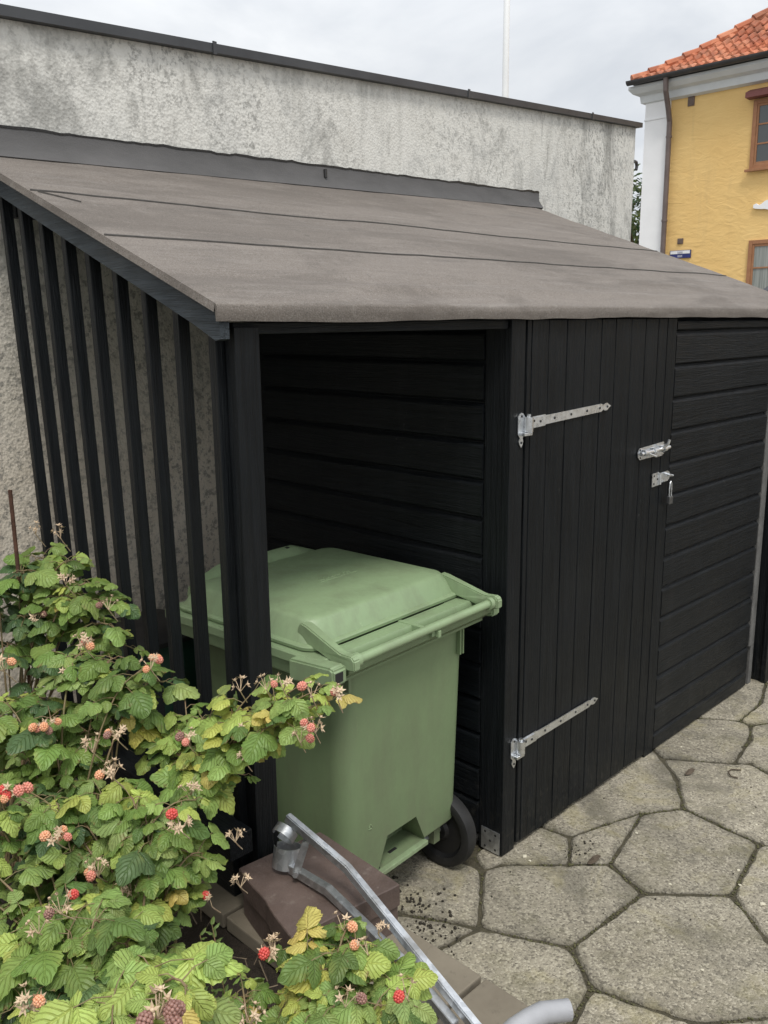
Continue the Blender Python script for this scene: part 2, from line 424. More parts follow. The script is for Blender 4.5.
t = NT('green_brown_cane'); n1 = t.noise(20, 3)
M['cane'] = t.fin(t.ramp(n1, [(.3, (.14, .13, .05)), (.7, (.24, .15, .09))]), .6)
M['calyx'] = simple('dried_calyx', (.42, .30, .19), (.62, .49, .34), 60, .8, 100, .3)
def berry_mat(name, c1, c2):
    t = NT(name); n1 = t.noise(90, 3)
    t.b.inputs['Subsurface Weight'].default_value = .25; t.b.inputs['Subsurface Radius'].default_value = (.004, .002, .001)
    return t.fin(t.ramp(n1, [(.3, c1), (.7, c2)]), .42)
BER = {'red': berry_mat('ripe_red_berry', (.50, .05, .045), (.66, .12, .09)),
       'pink': berry_mat('half_ripe_pink_berry', (.58, .20, .15), (.68, .30, .22)),
       'orange': berry_mat('unripe_orange_berry', (.66, .29, .15), (.74, .42, .25)),
       'brown': berry_mat('dry_brown_berry', (.20, .10, .08), (.36, .20, .16))}

# ================================================================== SETTING: ground
b = nb(); g = bmesh.ops.create_grid(b, x_segments=2, y_segments=2, size=400)
for v in b.verts: v.co.z = -.06
struct('ground', b, M['ground'])
b = nb(); box(b, -1.05, 6.5, -5, 2.3, -.055, -.009)
struct('paving_bed', b, M['joint'])

def slab(bm, poly, gap=.009, z1=0.0, z0=-.02, seg=.03, jit=.004, seed=0):
    r = random.Random(seed); n = len(poly)
    P = [Vector((p[0], p[1], 0)) for p in poly]
    A = sum(P[i].x*P[(i+1) % n].y - P[(i+1) % n].x*P[i].y for i in range(n))
    if A < 0: P.reverse()
    Q = []
    for i in range(n):
        e1 = (P[i]-P[i-1]).normalized(); e2 = (P[(i+1) % n]-P[i]).normalized()
        n1 = Vector((-e1.y, e1.x, 0)); n2 = Vector((-e2.y, e2.x, 0))
        bis = (n1+n2); k = max(.35, bis.length_squared/2)
        Q.append(P[i] + bis*(gap/2)/k*1.0)
    out = []
    for i in range(n):
        a = Q[i]; c = Q[(i+1) % n]; L = (c-a).length; m_ = max(2, int(L/seg))
        e = (c-a).normalized(); nn = Vector((-e.y, e.x, 0))
        for k in range(m_):
            f = k/m_
            p = a.lerp(c, f)
            if k: p = p + nn*(r.uniform(-jit, jit))
            elif True:
                p = p.lerp(a*0 + sum(Q, Vector())/n, .007/max(.2, (sum(Q, Vector())/n - p).length))
            out.append(p)
    cen = sum(out, Vector())/len(out)
    tilt = (r.uniform(-.004, .004), r.uniform(-.004, .004))
    zz = lambda p, z: z + (p.x-cen.x)*tilt[0] + (p.y-cen.y)*tilt[1]
    top = []; mid = []; bot = []; inr = []
    for p in out:
        inn = p + (cen-p).normalized()*(.006+r.uniform(0, .004))
        top.append(bm.verts.new((inn.x, inn.y, zz(inn, z1)))); mid.append(bm.verts.new((p.x, p.y, zz(p, z1-.007))))
        bot.append(bm.verts.new((p.x, p.y, z0)))
        iv = p + (cen-p).normalized()*min(.045+.03*noise.noise(Vector((p.x*6, p.y*6, 1))), (cen-p).length*.6)
        inr.append(bm.verts.new((iv.x, iv.y, zz(iv, z1))))
    m_ = len(out); bm.faces.new(inr)
    for k in range(m_): bm.faces.new((top[k], top[(k+1) % m_], inr[(k+1) % m_], inr[k]))
    ly = bm.verts.layers.float.get('tone') or None
    tv = r.uniform(.84, 1.14)
    if ly:
        for q in inr: q[ly] = tv
        for q in top: q[ly] = tv*(.84+.26*noise.noise(q.co*5))
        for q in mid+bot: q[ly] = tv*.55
    for k in range(m_):
        bm.faces.new((mid[k], mid[(k+1) % m_], top[(k+1) % m_], top[k])); bm.faces.new((bot[k], bot[(k+1) % m_], mid[(k+1) % m_], mid[k]))
a_=(.67,-.23); b_=(.83,-.34); c_=(.79,-.68); d_=(.40,-.74); e_=(.19,-.50); g_=(.26,-.32); h_=(1.04,-.20); i_=(1.24,.04)
j_=(.50,-.17); k_=(.31,-.11); l_=(.29,.04); m_2=(.15,-.21); n_=(-.03,-.02); o_=(-.11,.01); p_=(-.375,-.19); q_=(-.24,-.47)
r_=(-.13,.10); t_=(-.51,.06); u_=(-.60,-.15); v_=(-.35,-.62); w_=(-.26,-.92); x_=(-.51,-.65); y_=(.25,-.93); z_=(.80,-.72)
A_=(1.17,-.06); B_=(1.36,-.33); C_=(1.66,-.28); D_=(1.70,-.35); E_=(1.41,-.38); F_=(1.38,-.48); G_=(1.69,.04); H_=(1.82,-.16); I_=(1.81,-.22); J_=(2.1,-.15)
polys = [[a_,b_,c_,d_,e_,g_],[l_,k_,j_,a_,b_,h_,A_,i_],[k_,j_,a_,g_,m_2],[l_,k_,m_2,n_,o_,(-.05,.1),(.1,.1)],[o_,n_,m_2,g_,e_,q_,p_],
 [p_,q_,v_,x_,(-.96,-.66),(-.96,-.25),u_],[r_,o_,p_,t_,(-.96,.28),(-.96,.75),(-.02,.75),(-.02,.12)],[t_,p_,u_,(-.96,-.25),(-.96,.28)],
 [q_,e_,d_,y_,(.08,-1.2),w_,v_],[d_,c_,z_,(1.15,-.98),(.9,-1.35),(.5,-1.3),y_],[b_,h_,A_,B_,E_,F_,(1.30,-.82),(1.15,-.98),z_,c_],
 [i_,A_,B_,C_,I_,H_,G_],[B_,C_,I_,(2.12,-.42),(1.92,-.80),F_,E_],[G_,H_,J_,(2.42,-.06),(2.42,.12)],[I_,H_,J_,(2.42,-.06),(2.55,-.40),(2.12,-.42)],
 [v_,w_,(-.45,-1.3),(-.96,-1.3),(-.96,-.66),x_],[w_,(.08,-1.2),(.1,-1.6),(-.4,-1.7),(-.45,-1.3)],[F_,(1.92,-.80),(1.8,-1.25),(1.35,-1.35),(1.15,-.98),(1.30,-.82)],
 [(-.96,.75),(-.02,.75),(-.02,1.42),(-.96,1.42)],[(2.42,.12),(2.42,-.06),(2.55,-.40),(3.1,-.45),(3.3,-.05),(3.1,.5),(2.5,.5)],
 [y_,(.5,-1.3),(.9,-1.35),(.85,-1.75),(.4,-1.85),(.1,-1.6),(.08,-1.2)],[(1.92,-.80),(2.12,-.42),(2.55,-.40),(2.8,-.75),(2.5,-1.15),(1.8,-1.25)]]
b = nb(); b.verts.layers.float.new('tone')
for i, P_ in enumerate(polys):
    slab(b, P_, gap=.014 if i not in (2, 3) else .010, seed=i)
for iy in range(9):
    for ix in range(12):
        cx = -.7 + ix*.56 + (.28 if iy % 2 else 0); cy = -2.1 - iy*.49
        hexa = [(cx+.32*math.cos(R(60*k+30))+rnd.uniform(-.02, .02), cy+.32*math.sin(R(60*k+30))+rnd.uniform(-.02, .02)) for k in range(6)]
        if cy > -4.8: slab(b, hexa, seed=100+iy*20+ix)
for iy in range(5):
    for ix in range(5):
        cx = 3.5 + ix*.6; cy = .2 - iy*.5
        slab(b, [(cx-.29, cy-.24), (cx+.29, cy-.24), (cx+.29, cy+.24), (cx-.29, cy+.24)], seed=300+iy*20+ix)
struct('paving', b, M['slab'])

b = nb(); r = random.Random(77)
for P_ in polys[:16]:
    for i in range(len(P_)):
        a = Vector((*P_[i], 0)); c = Vector((*P_[(i+1) % len(P_)], 0)); L_ = (c-a).length
        for q in range(int(L_*60)):
            f = r.random()
            if noise.noise(Vector((a.lerp(c, f).x*4, a.lerp(c, f).y*4, 3))) < -.05: continue
            p = a.lerp(c, f) + Vector((r.gauss(0, .004), r.gauss(0, .004), -.006))
            s_ = r.uniform(.002, .0055)
            bmesh.ops.create_icosphere(b, subdivisions=1, radius=s_, matrix=Matrix.Translation(p) @ Matrix.Diagonal((1, 1, .8, 1)))
M['moss'] = simple('olive_moss_and_grit', (.045, .050, .016), (.13, .12, .06), 60, .95, 200, .5)
o = struct('joint_moss', b, M['moss'], 'stuff'); tag(o, 'olive moss and grit sitting in the joints between the slabs', 'moss')

# raised bed soil
def terrain(x0, x1, y0, y1, nx, ny, zf):
    bm = nb(); V = {}
    for i in range(nx+1):
        for j in range(ny+1):
            x = x0+(x1-x0)*i/nx; y = y0+(y1-y0)*j/ny; V[i, j] = bm.verts.new((x, y, zf(x, y)))
    for i in range(nx):
        for j in range(ny): bm.faces.new((V[i, j], V[i+1, j], V[i+1, j+1], V[i, j+1]))
    return bm
b = terrain(-6, -1.14, -5, 1.6, 120, 160, lambda x, y: .37 + .05*noise.noise(Vector((x*3, y*3, 0))) + .025*noise.noise(Vector((x*13, y*13, 2))))
struct('garden_soil', b, M['soil'], smooth=True)

# retaining wall
rw = thing('retaining_wall', (-1.06, -1.5, 0), 'low retaining wall capped with worn brown tiles beside the paving', 'wall')
b = nb(); box(b, -1.15, -.975, -5, 1.40, -.05, .375); obj('wall_body', b, M['concrete'], rw)
b = nb(); y = -5.0; k = 0
ys = [-.655]
while ys[-1] > -4.7: ys.append(ys[-1]-.335)
while ys[0] < 1.1: ys.insert(0, ys[0]+.335)
for y in ys:
    vs = box(b, -1.27+rnd.uniform(-.003, .003), -.948+rnd.uniform(-.004, .004), y+.005, y+.328, .377, .42+rnd.uniform(-.002, .002), .005)
obj('cap_tiles', b, M['tile'], rw)

# ================================================================== WHITE BUILDING BEHIND
WA = Vector((-1.076, 1.447, 0)); WU = Vector((.9926, .1214, 0)); WN = Vector((-.1214, .9926, 0))
def wall_pt(x, off=0, z=0):
    """point on the wall plane at world x, pushed 'off' towards the viewer"""
    s = (x-WA.x)/WU.x
    p = WA + WU*s - WN*off; return Vector((p.x, p.y, z))
wb = thing('white_building', wall_pt(1.5), 'stained white roughcast building with dark sheet coping behind the shed', 'building')
def ztop(x): return 3.095 + (x+1.04)*.0897
b = nb(); xs = [-5.5, -1, 1.8, 4.502]
f = [wall_pt(x, 0, -.1) for x in (-5.5, 4.502)]
front = [wall_pt(-5.5, 0, -.1), wall_pt(4.502, 0, -.1), wall_pt(4.502, 0, ztop(4.5)), wall_pt(-5.5, 0, ztop(-5.5))]
prism(b, front, WN*7); obj('wall', b, M['render'], wb)
b = nb()
p0 = wall_pt(-5.6, .035, ztop(-5.6)+.001); p1 = wall_pt(4.56, .035, ztop(4.56)+.001)
sec = lambda p: [p, p+Vector((0, 0, .036)), p+WN*.30+Vector((0, 0, .046)), p+WN*7.1+Vector((0, 0, .03)), p+WN*7.1, p+WN*.2]
loft(b, [sec(p0), sec(p1)]); 
for s in (-2.2, -.1, 1.9, 3.6):
    q = wall_pt(s, .037, ztop(s)+.0)
    beam(b, q+Vector((0, 0, .02)), q+WU*.02+Vector((0, 0, .02)), .006, .05)
obj('coping', b, M['coping'], wb)
b = nb(); p = wall_pt(4.50, .0, 3.33); tube(b, [p, p+WU*.045, p+WU*.06+Vector((0, 0, -.03)), p+WU*.05+Vector((0, 0, -.06))], .014, 6)
obj('hook', b, M['dark_metal'], wb)

# ================================================================== SHED
SLOPE = .373; Y0 = -.024; Z0 = 2.097
def roofz(y): return Z0 + SLOPE*(y-Y0)
shed = thing('black_shed', (0, 0, 0), 'black timber lean-to shed with grey felt roof, boarded door and open bin bay', 'shed')
XL, XR = -1.222, 2.77
def back_y(x): return wall_pt(x).y
# roof felt: grid
b = nb(); NX = 150; prof = []
NY = 60
def wob(x):
    return .010*noise.noise(Vector((x*2.1, 3, 0))) + .006*noise.noise(Vector((x*6, 1, 0))) - .006*math.sin((x+1.2)*.8)
V = []
for i in range(NX+1):
    x = XL + (XR-XL)*i/NX; row = []
    yb = back_y(x)
    for j in range(NY+1):
        f = (j/NY)**1.5; y = Y0 + .006 + (yb - Y0 - .006)*f
        z = roofz(y)
        d = y - Y0
        ed = min(1, max(0, (x-XL)*4)); z += ed*(.012*math.exp(-((d-.13)/.035)**2)*(1+1.6*noise.noise(Vector((x*1.7, 0, 5)))) - .006*math.exp(-((d-.20)/.05)**2))
        z += ed*.018*max(0, noise.noise(Vector((x*.9, y*.4+3, 8))))*math.exp(-((d-.30-.05*math.sin(x*2))/.03)**2)*2
        z += ed*(.005*noise.noise(Vector((x*1.3, y*5, 0)))*min(1, max(0, d*8)) + .0025*noise.noise(Vector((x*6, y*9, 4))))
        row.append(b.verts.new((x, y, z)))
    drop = .046 + wob(x)*.7
    lip = [(Y0+.001, -.002), (Y0-.002, -.006), (Y0-.004+.004*noise.noise(Vector((x*5, 9, 0))), -.024), (Y0-.002, -drop), (Y0+.004, -drop)]
    low = [b.verts.new((x, yy, Z0 + dz)) for yy, dz in lip]
    V.append(low[::-1] + row)
for i in range(NX):
    for j in range(len(V[0])-1): b.faces.new((V[i][j], V[i+1][j], V[i+1][j+1], V[i][j+1]))
# side lip of felt
for i, sx in ((0, -.004), (NX, .004)):
    top = V[i][5:]; low = [b.verts.new((v.co.x+sx, v.co.y, v.co.z-.022)) for v in top]
    for k in range(len(top)-1): b.faces.new((top[k], top[k+1], low[k+1], low[k]))
for col_ in (V[0], V[-1]):
    b.faces.new(col_[:7])
obj('roof_felt', b, M['felt'], shed, autos=38)
def wv_(x, y):
    ed = min(1, max(0, (x-XL)*4)); return ed*(.005*noise.noise(Vector((x*1.3, y*5, 0))) + .0025*noise.noise(Vector((x*6, y*9, 4))))
for y, x0 in ((.945, XL+.003), (.497, XL+.003)):
    b = nb(); rings = []
    for k in range(161):
        x = x0 + (XR-.02-x0)*k/160; yy = y + .012*noise.noise(Vector((x*1.1, y, 0))); wd_ = .0014+.0005*noise.noise(Vector((x*7, y, 3)))
        rings.append([Vector((x, yy+dy, roofz(yy)+wv_(x, yy)+dz+.001)) for dy, dz in ((-wd_, -.004), (-wd_, .0030), (wd_, .0050), (wd_, -.004))])
    loft(b, rings); obj('felt_seam', b, M['seam'], shed)
b = nb(); p = Vector((-1.20, .93, roofz(.93)+.003)); q = Vector((-1.10, .85, roofz(.85)+.002)); beam(b, p, q, .0025, .005)
obj('felt_seam', b, M['seam'], shed)
# roof deck below felt
b = nb()
deck = [Vector((XL+.012, Y0+.012, roofz(Y0)-.042)), Vector((XL+.012, Y0+.012, roofz(Y0)-.012)), Vector((XL+.012, 1.42, roofz(1.42)-.012)), Vector((XL+.012, 1.42, roofz(1.42)-.04)), Vector((XL+.012, .1, roofz(.1)-.04))]
deck = [deck[0], deck[1], deck[2], deck[3], deck[4]]
prism(b, deck, Vector((XR-XL-.024, 0, 0))); obj('roof_deck', b, M['wood_x'], shed)
# upstand flashing against the wall
b = nb(); n = 120; R0 = []
for k in range(n+1):
    x = -1.5 + (2.853+1.5)*k/n
    zb = roofz(back_y(x)) - .05; zt = roofz(back_y(x)) + .090 + .006*noise.noise(Vector((x*9, 0, 0))) + .004*noise.noise(Vector((x*30, 0, 0)))
    if x > 2.5: zt += .0
    R0.append((wall_pt(x, .0, zb), wall_pt(x, .050, roofz(wall_pt(x, .050).y)+.004), wall_pt(x, .016, roofz(back_y(x))+.035), wall_pt(x, .012, zt), wall_pt(x, -.002, zt)))
VV = [[b.verts.new(p) for p in r] for r in R0]
for A, B in zip(VV, VV[1:]):
    for j in range(4): b.faces.new((A[j], B[j], B[j+1], A[j+1]))
b.faces.new(VV[-1]); b.faces.new(VV[0][::-1])
obj('flashing', b, M['upstand'], shed, autos=60)
b = nb(); rings = []
for A in R0:
    x = A[0].x; w_ = .002 + .010*max(0, noise.noise(Vector((x*2.3, 7, 0)))+.25) + .004*abs(noise.noise(Vector((x*14, 3, 0))))
    rings.append([A[3]-WN*.002+Vector((0, 0, -.003)), A[3]-WN*.003+Vector((0, 0, w_)), A[3]+WN*.013+Vector((0, 0, w_)), A[3]+WN*.013+Vector((0, 0, -.003))])
loft(b, rings); obj('bitumen_bead', b, M['bitumen_and_gap'], shed)
b = nb(); p = Vector((.85, 0, 0)); p = wall_pt(.62, .02, roofz(back_y(.62))+.035)
cyl(b, p, p+Vector((0, 0, .04)), .009, 6); obj('nail_head', b, M['bitumen_and_gap'], shed)

# rake board on the left end
def rake(x0, x1, ztop_off, h, y0, y1, name, mat):
    b = nb(); prism(b, [Vector((x0, y0, roofz(y0)+ztop_off-h)), Vector((x0, y0, roofz(y0)+ztop_off)), Vector((x0, y1, roofz(y1)+ztop_off)), Vector((x0, y1, roofz(y1)+ztop_off-h))], Vector((x1-x0, 0, 0)))
    bmesh.ops.bevel(b, geom=b.edges[:], offset=.003, segments=1, affect='EDGES')
    obj(name, b, mat, shed)
b = nb()
prism(b, [Vector((-1.212, -.020, 2.012)), Vector((-1.212, -.020, 2.052)), Vector((-1.212, .004, roofz(.004)-.020)), Vector((-1.212, 1.40, roofz(1.40)-.020)), Vector((-1.212, 1.40, roofz(1.40)-.080)), Vector((-1.212, .10, roofz(.10)-.092)), Vector((-1.212, .0, 2.008))], Vector((.028, 0, 0)))
obj('rake_board', b, M['wood_grey'], shed)
rake(2.66, 2.69, -.022, .10, Y0+.02, 1.8, 'rake_board', M['wood_grey'])

# slats
for yr, yl in ((1.189, 1.279), (1.047, 1.136), (.910, .994), (.766, .846), (.624, .702), (.474, .547), (.328, .394), (.174, .239), (.012, .077)):
    b = nb(); ya = yr + .034*(yr+1.85)/1.31 - .013; yb = yl + .004
    lean = -.085*yr/1.19*1.75 + rnd.uniform(-.004, .004)
    pts = [Vector((-1.180, ya+lean, .50)), Vector((-1.180, yb+lean, .50)), Vector((-1.180, yb, roofz(yb)-.045)), Vector((-1.180, ya, roofz(ya)-.045))]
    prism(b, pts, Vector((.035, 0, 0))); bmesh.ops.bevel(b, geom=b.edges[:], offset=.002, segments=1, affect='EDGES')
    obj('slat', b, M['wood_z'], shed)
# sill beam
b = nb(); box(b, -1.262, -1.185, -.02, 1.36, .60, .672, .004); obj('sill_beam', b, M['wood_y'], shed)
b = nb(); box(b, -1.20, -1.12, .06, 1.36, .421, .598, .004); obj('sill_beam', b, M['wood_y'], shed)
# front post (left) + eave beam
b = nb(); box(b, -1.156, -1.078, -.001, .042, .421, 2.04, .003); obj('post', b, M['wood_z'], shed)
b = nb(); box(b, -1.15, -.005, .012, .045, 2.022, 2.052, .003); 
obj('eave_beam', b, M['wood_x'], shed)
# back ledger under the roof
b = nb(); box(b, -1.1, -.03, 1.33, 1.38, 2.42, 2.52, .003); obj('ledger', b, M['wood_x'], shed)
# cladding
def cladding(name, z_lines, u0, u1, axis, face, sgn, mat, ztopf=None):
    """horizontal boards. axis 'x': runs along x, face plane y=face, proud towards sgn"""
    bm = nb()
    for i in range(len(z_lines)-1):
        zb = z_lines[i]; zt = z_lines[i+1]
        pr = [(.0, zb+.000), (-.013, zb+.003), (-.018, zb+.008), (-.0185, zt-.024), (-.016, zt-.018), (-.004, zt-.007), (.0, zt-.0005), (.02, zt-.0005), (.02, zb)]
        n = 24; rings = []
        for k in range(n+1):
            u = u0 + (u1-u0)*k/n
            ring = []
            wz = .0012*noise.noise(Vector((u*2, i*7.7, 0))); wy = .0012*noise.noise(Vector((u*3, i*5.1, 9)))
            for d, z in pr:
                dd = (face - sgn*d*1.0) if False else face + (-sgn)*(-d)*(-1) * -1
                off = face + sgn*(-d) + (wy if d < -.01 else 0)
                ring.append(Vector((u, off, z+wz)) if axis == 'x' else Vector((off, u, z+wz)))
            rings.append(ring)
        loft(bm, rings)
    return obj(name, bm, mat, shed)
zl = [.0]; zz = .098
zl = [.005] + [.098 + .1462*k for k in range(14)] + [2.055]
cladding('front_cladding', zl, 1.199, 2.262, 'x', -.001, -1, M['wood_x']).location.y += .0195
zi = [.02] + [.058 + .1425*k for k in range(14)] + [2.02]
cladding('side_cladding', zi, .118, 1.40, 'y', -.001, -1, M['wood_y']).location.x += .014
# triangular infill above side cladding
b = nb(); prism(b, [Vector((.0, .1, 2.02)), Vector((.0, 1.40, 2.02)), Vector((.0, 1.40, roofz(1.4)-.05)), Vector((.0, .1, roofz(.1)-.05))], Vector((.02, 0, 0))); obj('side_panel', b, M['wood_y'], shed)
# inner structure / carcass walls so the shed is solid
b = nb(); box(b, .022, .05, .03, 1.55, .02, 2.05); obj('inner_wall', b, M['wood_y'], shed)
b = nb(); box(b, 2.245, 2.285, .03, 1.7, .03, 2.1); obj('end_wall', b, M['wood_y'], shed)
prism_pts = [Vector((2.245, .03, 2.1)), Vector((2.245, 1.7, 2.1)), Vector((2.245, 1.7, roofz(1.7)-.05)), Vector((2.245, .03, roofz(.03)-.05))]
b = nb(); prism(b, prism_pts, Vector((.04, 0, 0))); obj('end_wall', b, M['wood_y'], shed)
b = nb(); box(b, 1.1145, 1.195, -.0195, .05, .0, 2.052, .003); obj('door_frame', b, M['wood_z'], shed).location.y += .0205
# corner post
b = nb(); box(b, .0, .081, -.020, .094, .004, 2.056, .004); obj('corner_post', b, M['wood_z'], shed).location.y += .0205
b = nb(); box(b, .0815, .0865, -.012, .03, .0, 2.05); obj('corner_post', b, M['bitumen_and_gap'], shed).location.y += .0205
# trim board at the right end, cut short, with a paler board behind
b = nb(); box(b, 2.268, 2.305, -.024, .03, .24, 2.05, .003); obj('corner_trim_and_gap', b, M['wood_trim'], shed).location.y += .0205
b = nb(); box(b, 2.310, 2.352, -.016, .06, .0, 1.9, .003); obj('corner_trim_and_gap', b, M['wood_trim'], shed).location.y += .0205
b = nb(); box(b, 2.266, 2.308, .0, .05, .0, .238, .003); obj('corner_trim_and_gap', b, M['bitumen_and_gap'], shed).location.y += .0205  # black block stands in for the shaded gap under the cut trim
# door
door = bpy.data.objects.new('door', None); COL.objects.link(door); door.parent = shed; door.location = (.09, -.02, 0)  # moved flush with the post below
edges = [.090, .118, .222, .340, .462, .580, .684, .806, .922, 1.030, 1.108]
for x0, x1 in zip(edges, edges[1:]):
    pass
b = nb()
for k, (x0, x1) in enumerate(zip(edges, edges[1:])):
    pr = rnd.uniform(-.0012, .0012)
    box(b, x0+.0022, x1-.0022, -.021+pr, .0, .018+rnd.uniform(0, .006), 2.052, .0035)
box(b, .091, 1.107, -.010, .012, .02, 2.045)
obj('door_boards', b, M['wood_z'], door)

def hinge(z, tilt, x_end):
    """strap hinge at height z"""
    b = nb()
    y = -.0245
    x0 = .098
    def zc(x): return z + (x-x0)*tilt
    pts = []
    top = [(x0, .021), (.20, .0205), (.205, .0165), (.585, .0155), (.60, .009), (.612, .0145), (.628, .0145), (.640, .007), (x_end, .0)]
    poly = [Vector((x, y, zc(x)+h)) for x, h in top] + [Vector((x, y, zc(x)-h)) for x, h in top[-2::-1]]
    prism(b, poly, Vector((0, -.004, 0)))
    # raised doubled plate near the knuckle
    prism(b, [Vector((x0, y-.005, z+.0175)), Vector((.185, y-.005, zc(.185)+.0165)), Vector((.185, y-.005, zc(.185)-.0165)), Vector((x0, y-.005, z-.0175))], Vector((0, -.003, 0)))
    s = obj('strap_hinge', b, M['zinc'], door)
    b = nb(); lathe(b, (.088, -.036, z), (0, 0, 1), [(.0085, -.028), (.0165, -.028), (.0165, .024), (.0085, .024)], 20)
    obj('hinge_knuckle', b, M['zinc'], s, smooth=False)
    b = nb(); cyl(b, (.088, -.036, z-.040), (.088, -.036, z+.034), .0075, 12)
    # pintle arm and plate
    box(b, .052, .100, -.046, -.026, z-.041, z-.0295, .002)
    plate = [(.040, .026), (.049, .036), (.060, .041), (.071, .036), (.079, .026), (.079, -.036), (.073, -.043), (.068, -.050), (.072, -.062), (.068, -.074), (.060, -.084), (.052, -.074), (.046, -.062), (.052, -.050), (.047, -.043), (.040, -.036)]
    prism(b, [Vector((x, -.0215, z+h)) for x, h in plate], Vector((0, -.004, 0)))
    obj('hinge_pintle', b, M['zinc'], s)
    b = nb()
    for x in (.125, .165, .26, .37, .48, .572, .628):
        yy = y-.0045 if x > .19 else y-.0085
        cyl(b, (x, yy, zc(x)+(.006 if x in (.125,) else -.0)), (x, yy-.0015, zc(x)+(.006 if x in (.125,) else -.0)), .0048, 10)
    for hh in (.028, -.066): cyl(b, (.060, -.026, z+hh), (.060, -.0275, z+hh), .0045, 10)
    obj('screw', b, M['screw'], s)
hinge(1.690, .040, .655)
hinge(.445, .022, .655)
# barrel bolt
b = nb()
prism(b, [Vector((x, -.0245, z)) for x, z in ((.893, 1.490), (.905, 1.512), (1.115, 1.521), (1.132, 1.508), (1.135, 1.478), (1.118, 1.465), (.910, 1.462), (.896, 1.474))], Vector((0, -.0035, 0)))
bolt = obj('barrel_bolt', b, M['zinc'], door)
b = nb(); cyl(b, (.90, -.038, 1.489), (1.150, -.038, 1.494), .0085, 12)
for x in (.935, 1.02, 1.105):
    lathe(b, (x, -.038, 1.4915), (1, 0, 0), [(.0090, -.012), (.0130, -.012), (.0130, .012), (.0090, .012)], 16)
    box(b, x-.012, x+.012, -.038, -.028, 1.478, 1.504, .001)
tube(b, [(1.085, -.042, 1.50), (1.09, -.062, 1.515), (1.092, -.066, 1.535)], .0065, 8)
tube(b, [(.96, -.044, 1.486), (1.0, -.056, 1.470), (1.06, -.05, 1.470)], .004, 6)
obj('bolt_rod', b, M['zinc'], bolt)
b = nb()
for x, z in ((.91, 1.505), (.915, 1.470), (1.12, 1.512), (1.12, 1.474)): cyl(b, (x, -.028, z), (x, -.0295, z), .004, 8)
obj('screw', b, M['screw'], bolt)
# hasp
b = nb(); prism(b, [Vector((x, -.0245, z)) for x, z in ((1.030, 1.386), (1.085, 1.389), (1.09, 1.382), (1.17, 1.384), (1.186, 1.375), (1.186, 1.348), (1.17, 1.338), (1.10, 1.337), (1.095, 1.330), (1.030, 1.327))], Vector((0, -.004, 0)))
tube(b, [(1.135, -.03, 1.378), (1.14, -.05, 1.372), (1.165, -.054, 1.366), (1.175, -.034, 1.360)], .005, 8)
lathe(b, (1.093, -.031, 1.358), (0, 0, 1), [(.003, -.026), (.0065, -.026), (.0065, .026), (.003, .026)], 12)
hasp = obj('hasp', b, M['zinc'], door)
b = nb()
for x, z in ((1.045, 1.375), (1.045, 1.340), (1.075, 1.358)): cyl(b, (x, -.0285, z), (x, -.030, z), .0045, 8)
obj('screw', b, M['screw'], hasp)
# padlock hanging open (own thing)
pl = thing('padlock', (1.165, -.045, 1.25), 'small grey padlock hanging from the hasp on the black door', 'padlock')
b = nb(); box(b, 1.148, 1.180, -.056, -.040, 1.235, 1.272, .004); obj('padlock_body', b, M['brass'], pl)
b = nb(); tube(b, [(1.155, -.048, 1.27), (1.155, -.048, 1.305), (1.158, -.048, 1.33), (1.165, -.048, 1.338), (1.172, -.048, 1.33), (1.174, -.048, 1.305), (1.174, -.048, 1.27)], .003, 8)
obj('shackle', b, M['zinc'], pl)
door.location.y += .0205
pl.location.y += .0205
# corner plate
b = nb(); box(b, -.0035, -.0005, .010, .100, .006, .100, .001)
cp = obj('corner_plate', b, M['galv'], shed)
b = nb()
for yy, z in ((.02, .085), (.07, .085), (.045, .053), (.02, .022), (.07, .022)): cyl(b, (-.0036, yy+.01, z), (-.0050, yy+.01, z), .005, 8)
obj('screw', b, M['screw'], cp)

# ================================================================== dark fence and rail beyond the shed
fe = thing('dark_fence', (3.2, -.05, 0), 'black board fence with a dark rail just beyond the right end of the shed', 'fence')
b = nb()
for k in range(16):
    x = 2.385+k*.13; box(b, x, x+.124, -.060, -.035, .0, 1.9, .003)
obj('fence_boards', b, M['wood_z'], fe)
b = nb(); box(b, 2.375, 4.4, -.100, -.063, .49, .62, .004); obj('fence_rail', b, M['wood_x'], fe)
b = nb(); box(b, 2.40, 2.47, -.032, .03, .0, 1.85, .004); box(b, 4.3, 4.38, -.032, .03, .0, 1.85, .004); obj('fence_post', b, M['wood_z'], fe)
# small dark roof further right
dr = thing('dark_roofed_kiosk', (5.6, 1.5, 0), 'low outbuilding with dark hipped roof showing past the shed roof at right', 'outbuilding')
b = nb()
cx0, cy0 = 4.62, .6
base = [Vector((cx0-.12, 1.0, 2.25)), Vector((cx0+2.4, 1.0, 2.25)), Vector((cx0+2.4, -1.4, 2.25)), Vector((cx0-.12, -1.4, 2.25))]
bv = [b.verts.new(p) for p in base]; bv2 = [b.verts.new(p-Vector((0, 0, .05))) for p in base]
ap = [b.verts.new((cx0+.9, 0, 3.2)), b.verts.new((cx0+1.3, 0, 3.2))]
b.faces.new((bv[0], bv[1], ap[1], ap[0])); b.faces.new((bv[1], bv[2], ap[1])); b.faces.new((bv[2], bv[3], ap[0], ap[1])); b.faces.new((bv[3], bv[0], ap[0]))
for k in range(4): b.faces.new((bv[k], bv[(k+1) % 4], bv2[(k+1) % 4], bv2[k]))
b.faces.new(bv2[::-1])
obj('roof', b, M['slate'], dr)
b = nb(); box(b, cx0+.05, cx0+2.3, -1.2, .8, -.05, 2.19); obj('wall', b, M['wood_z'], dr)

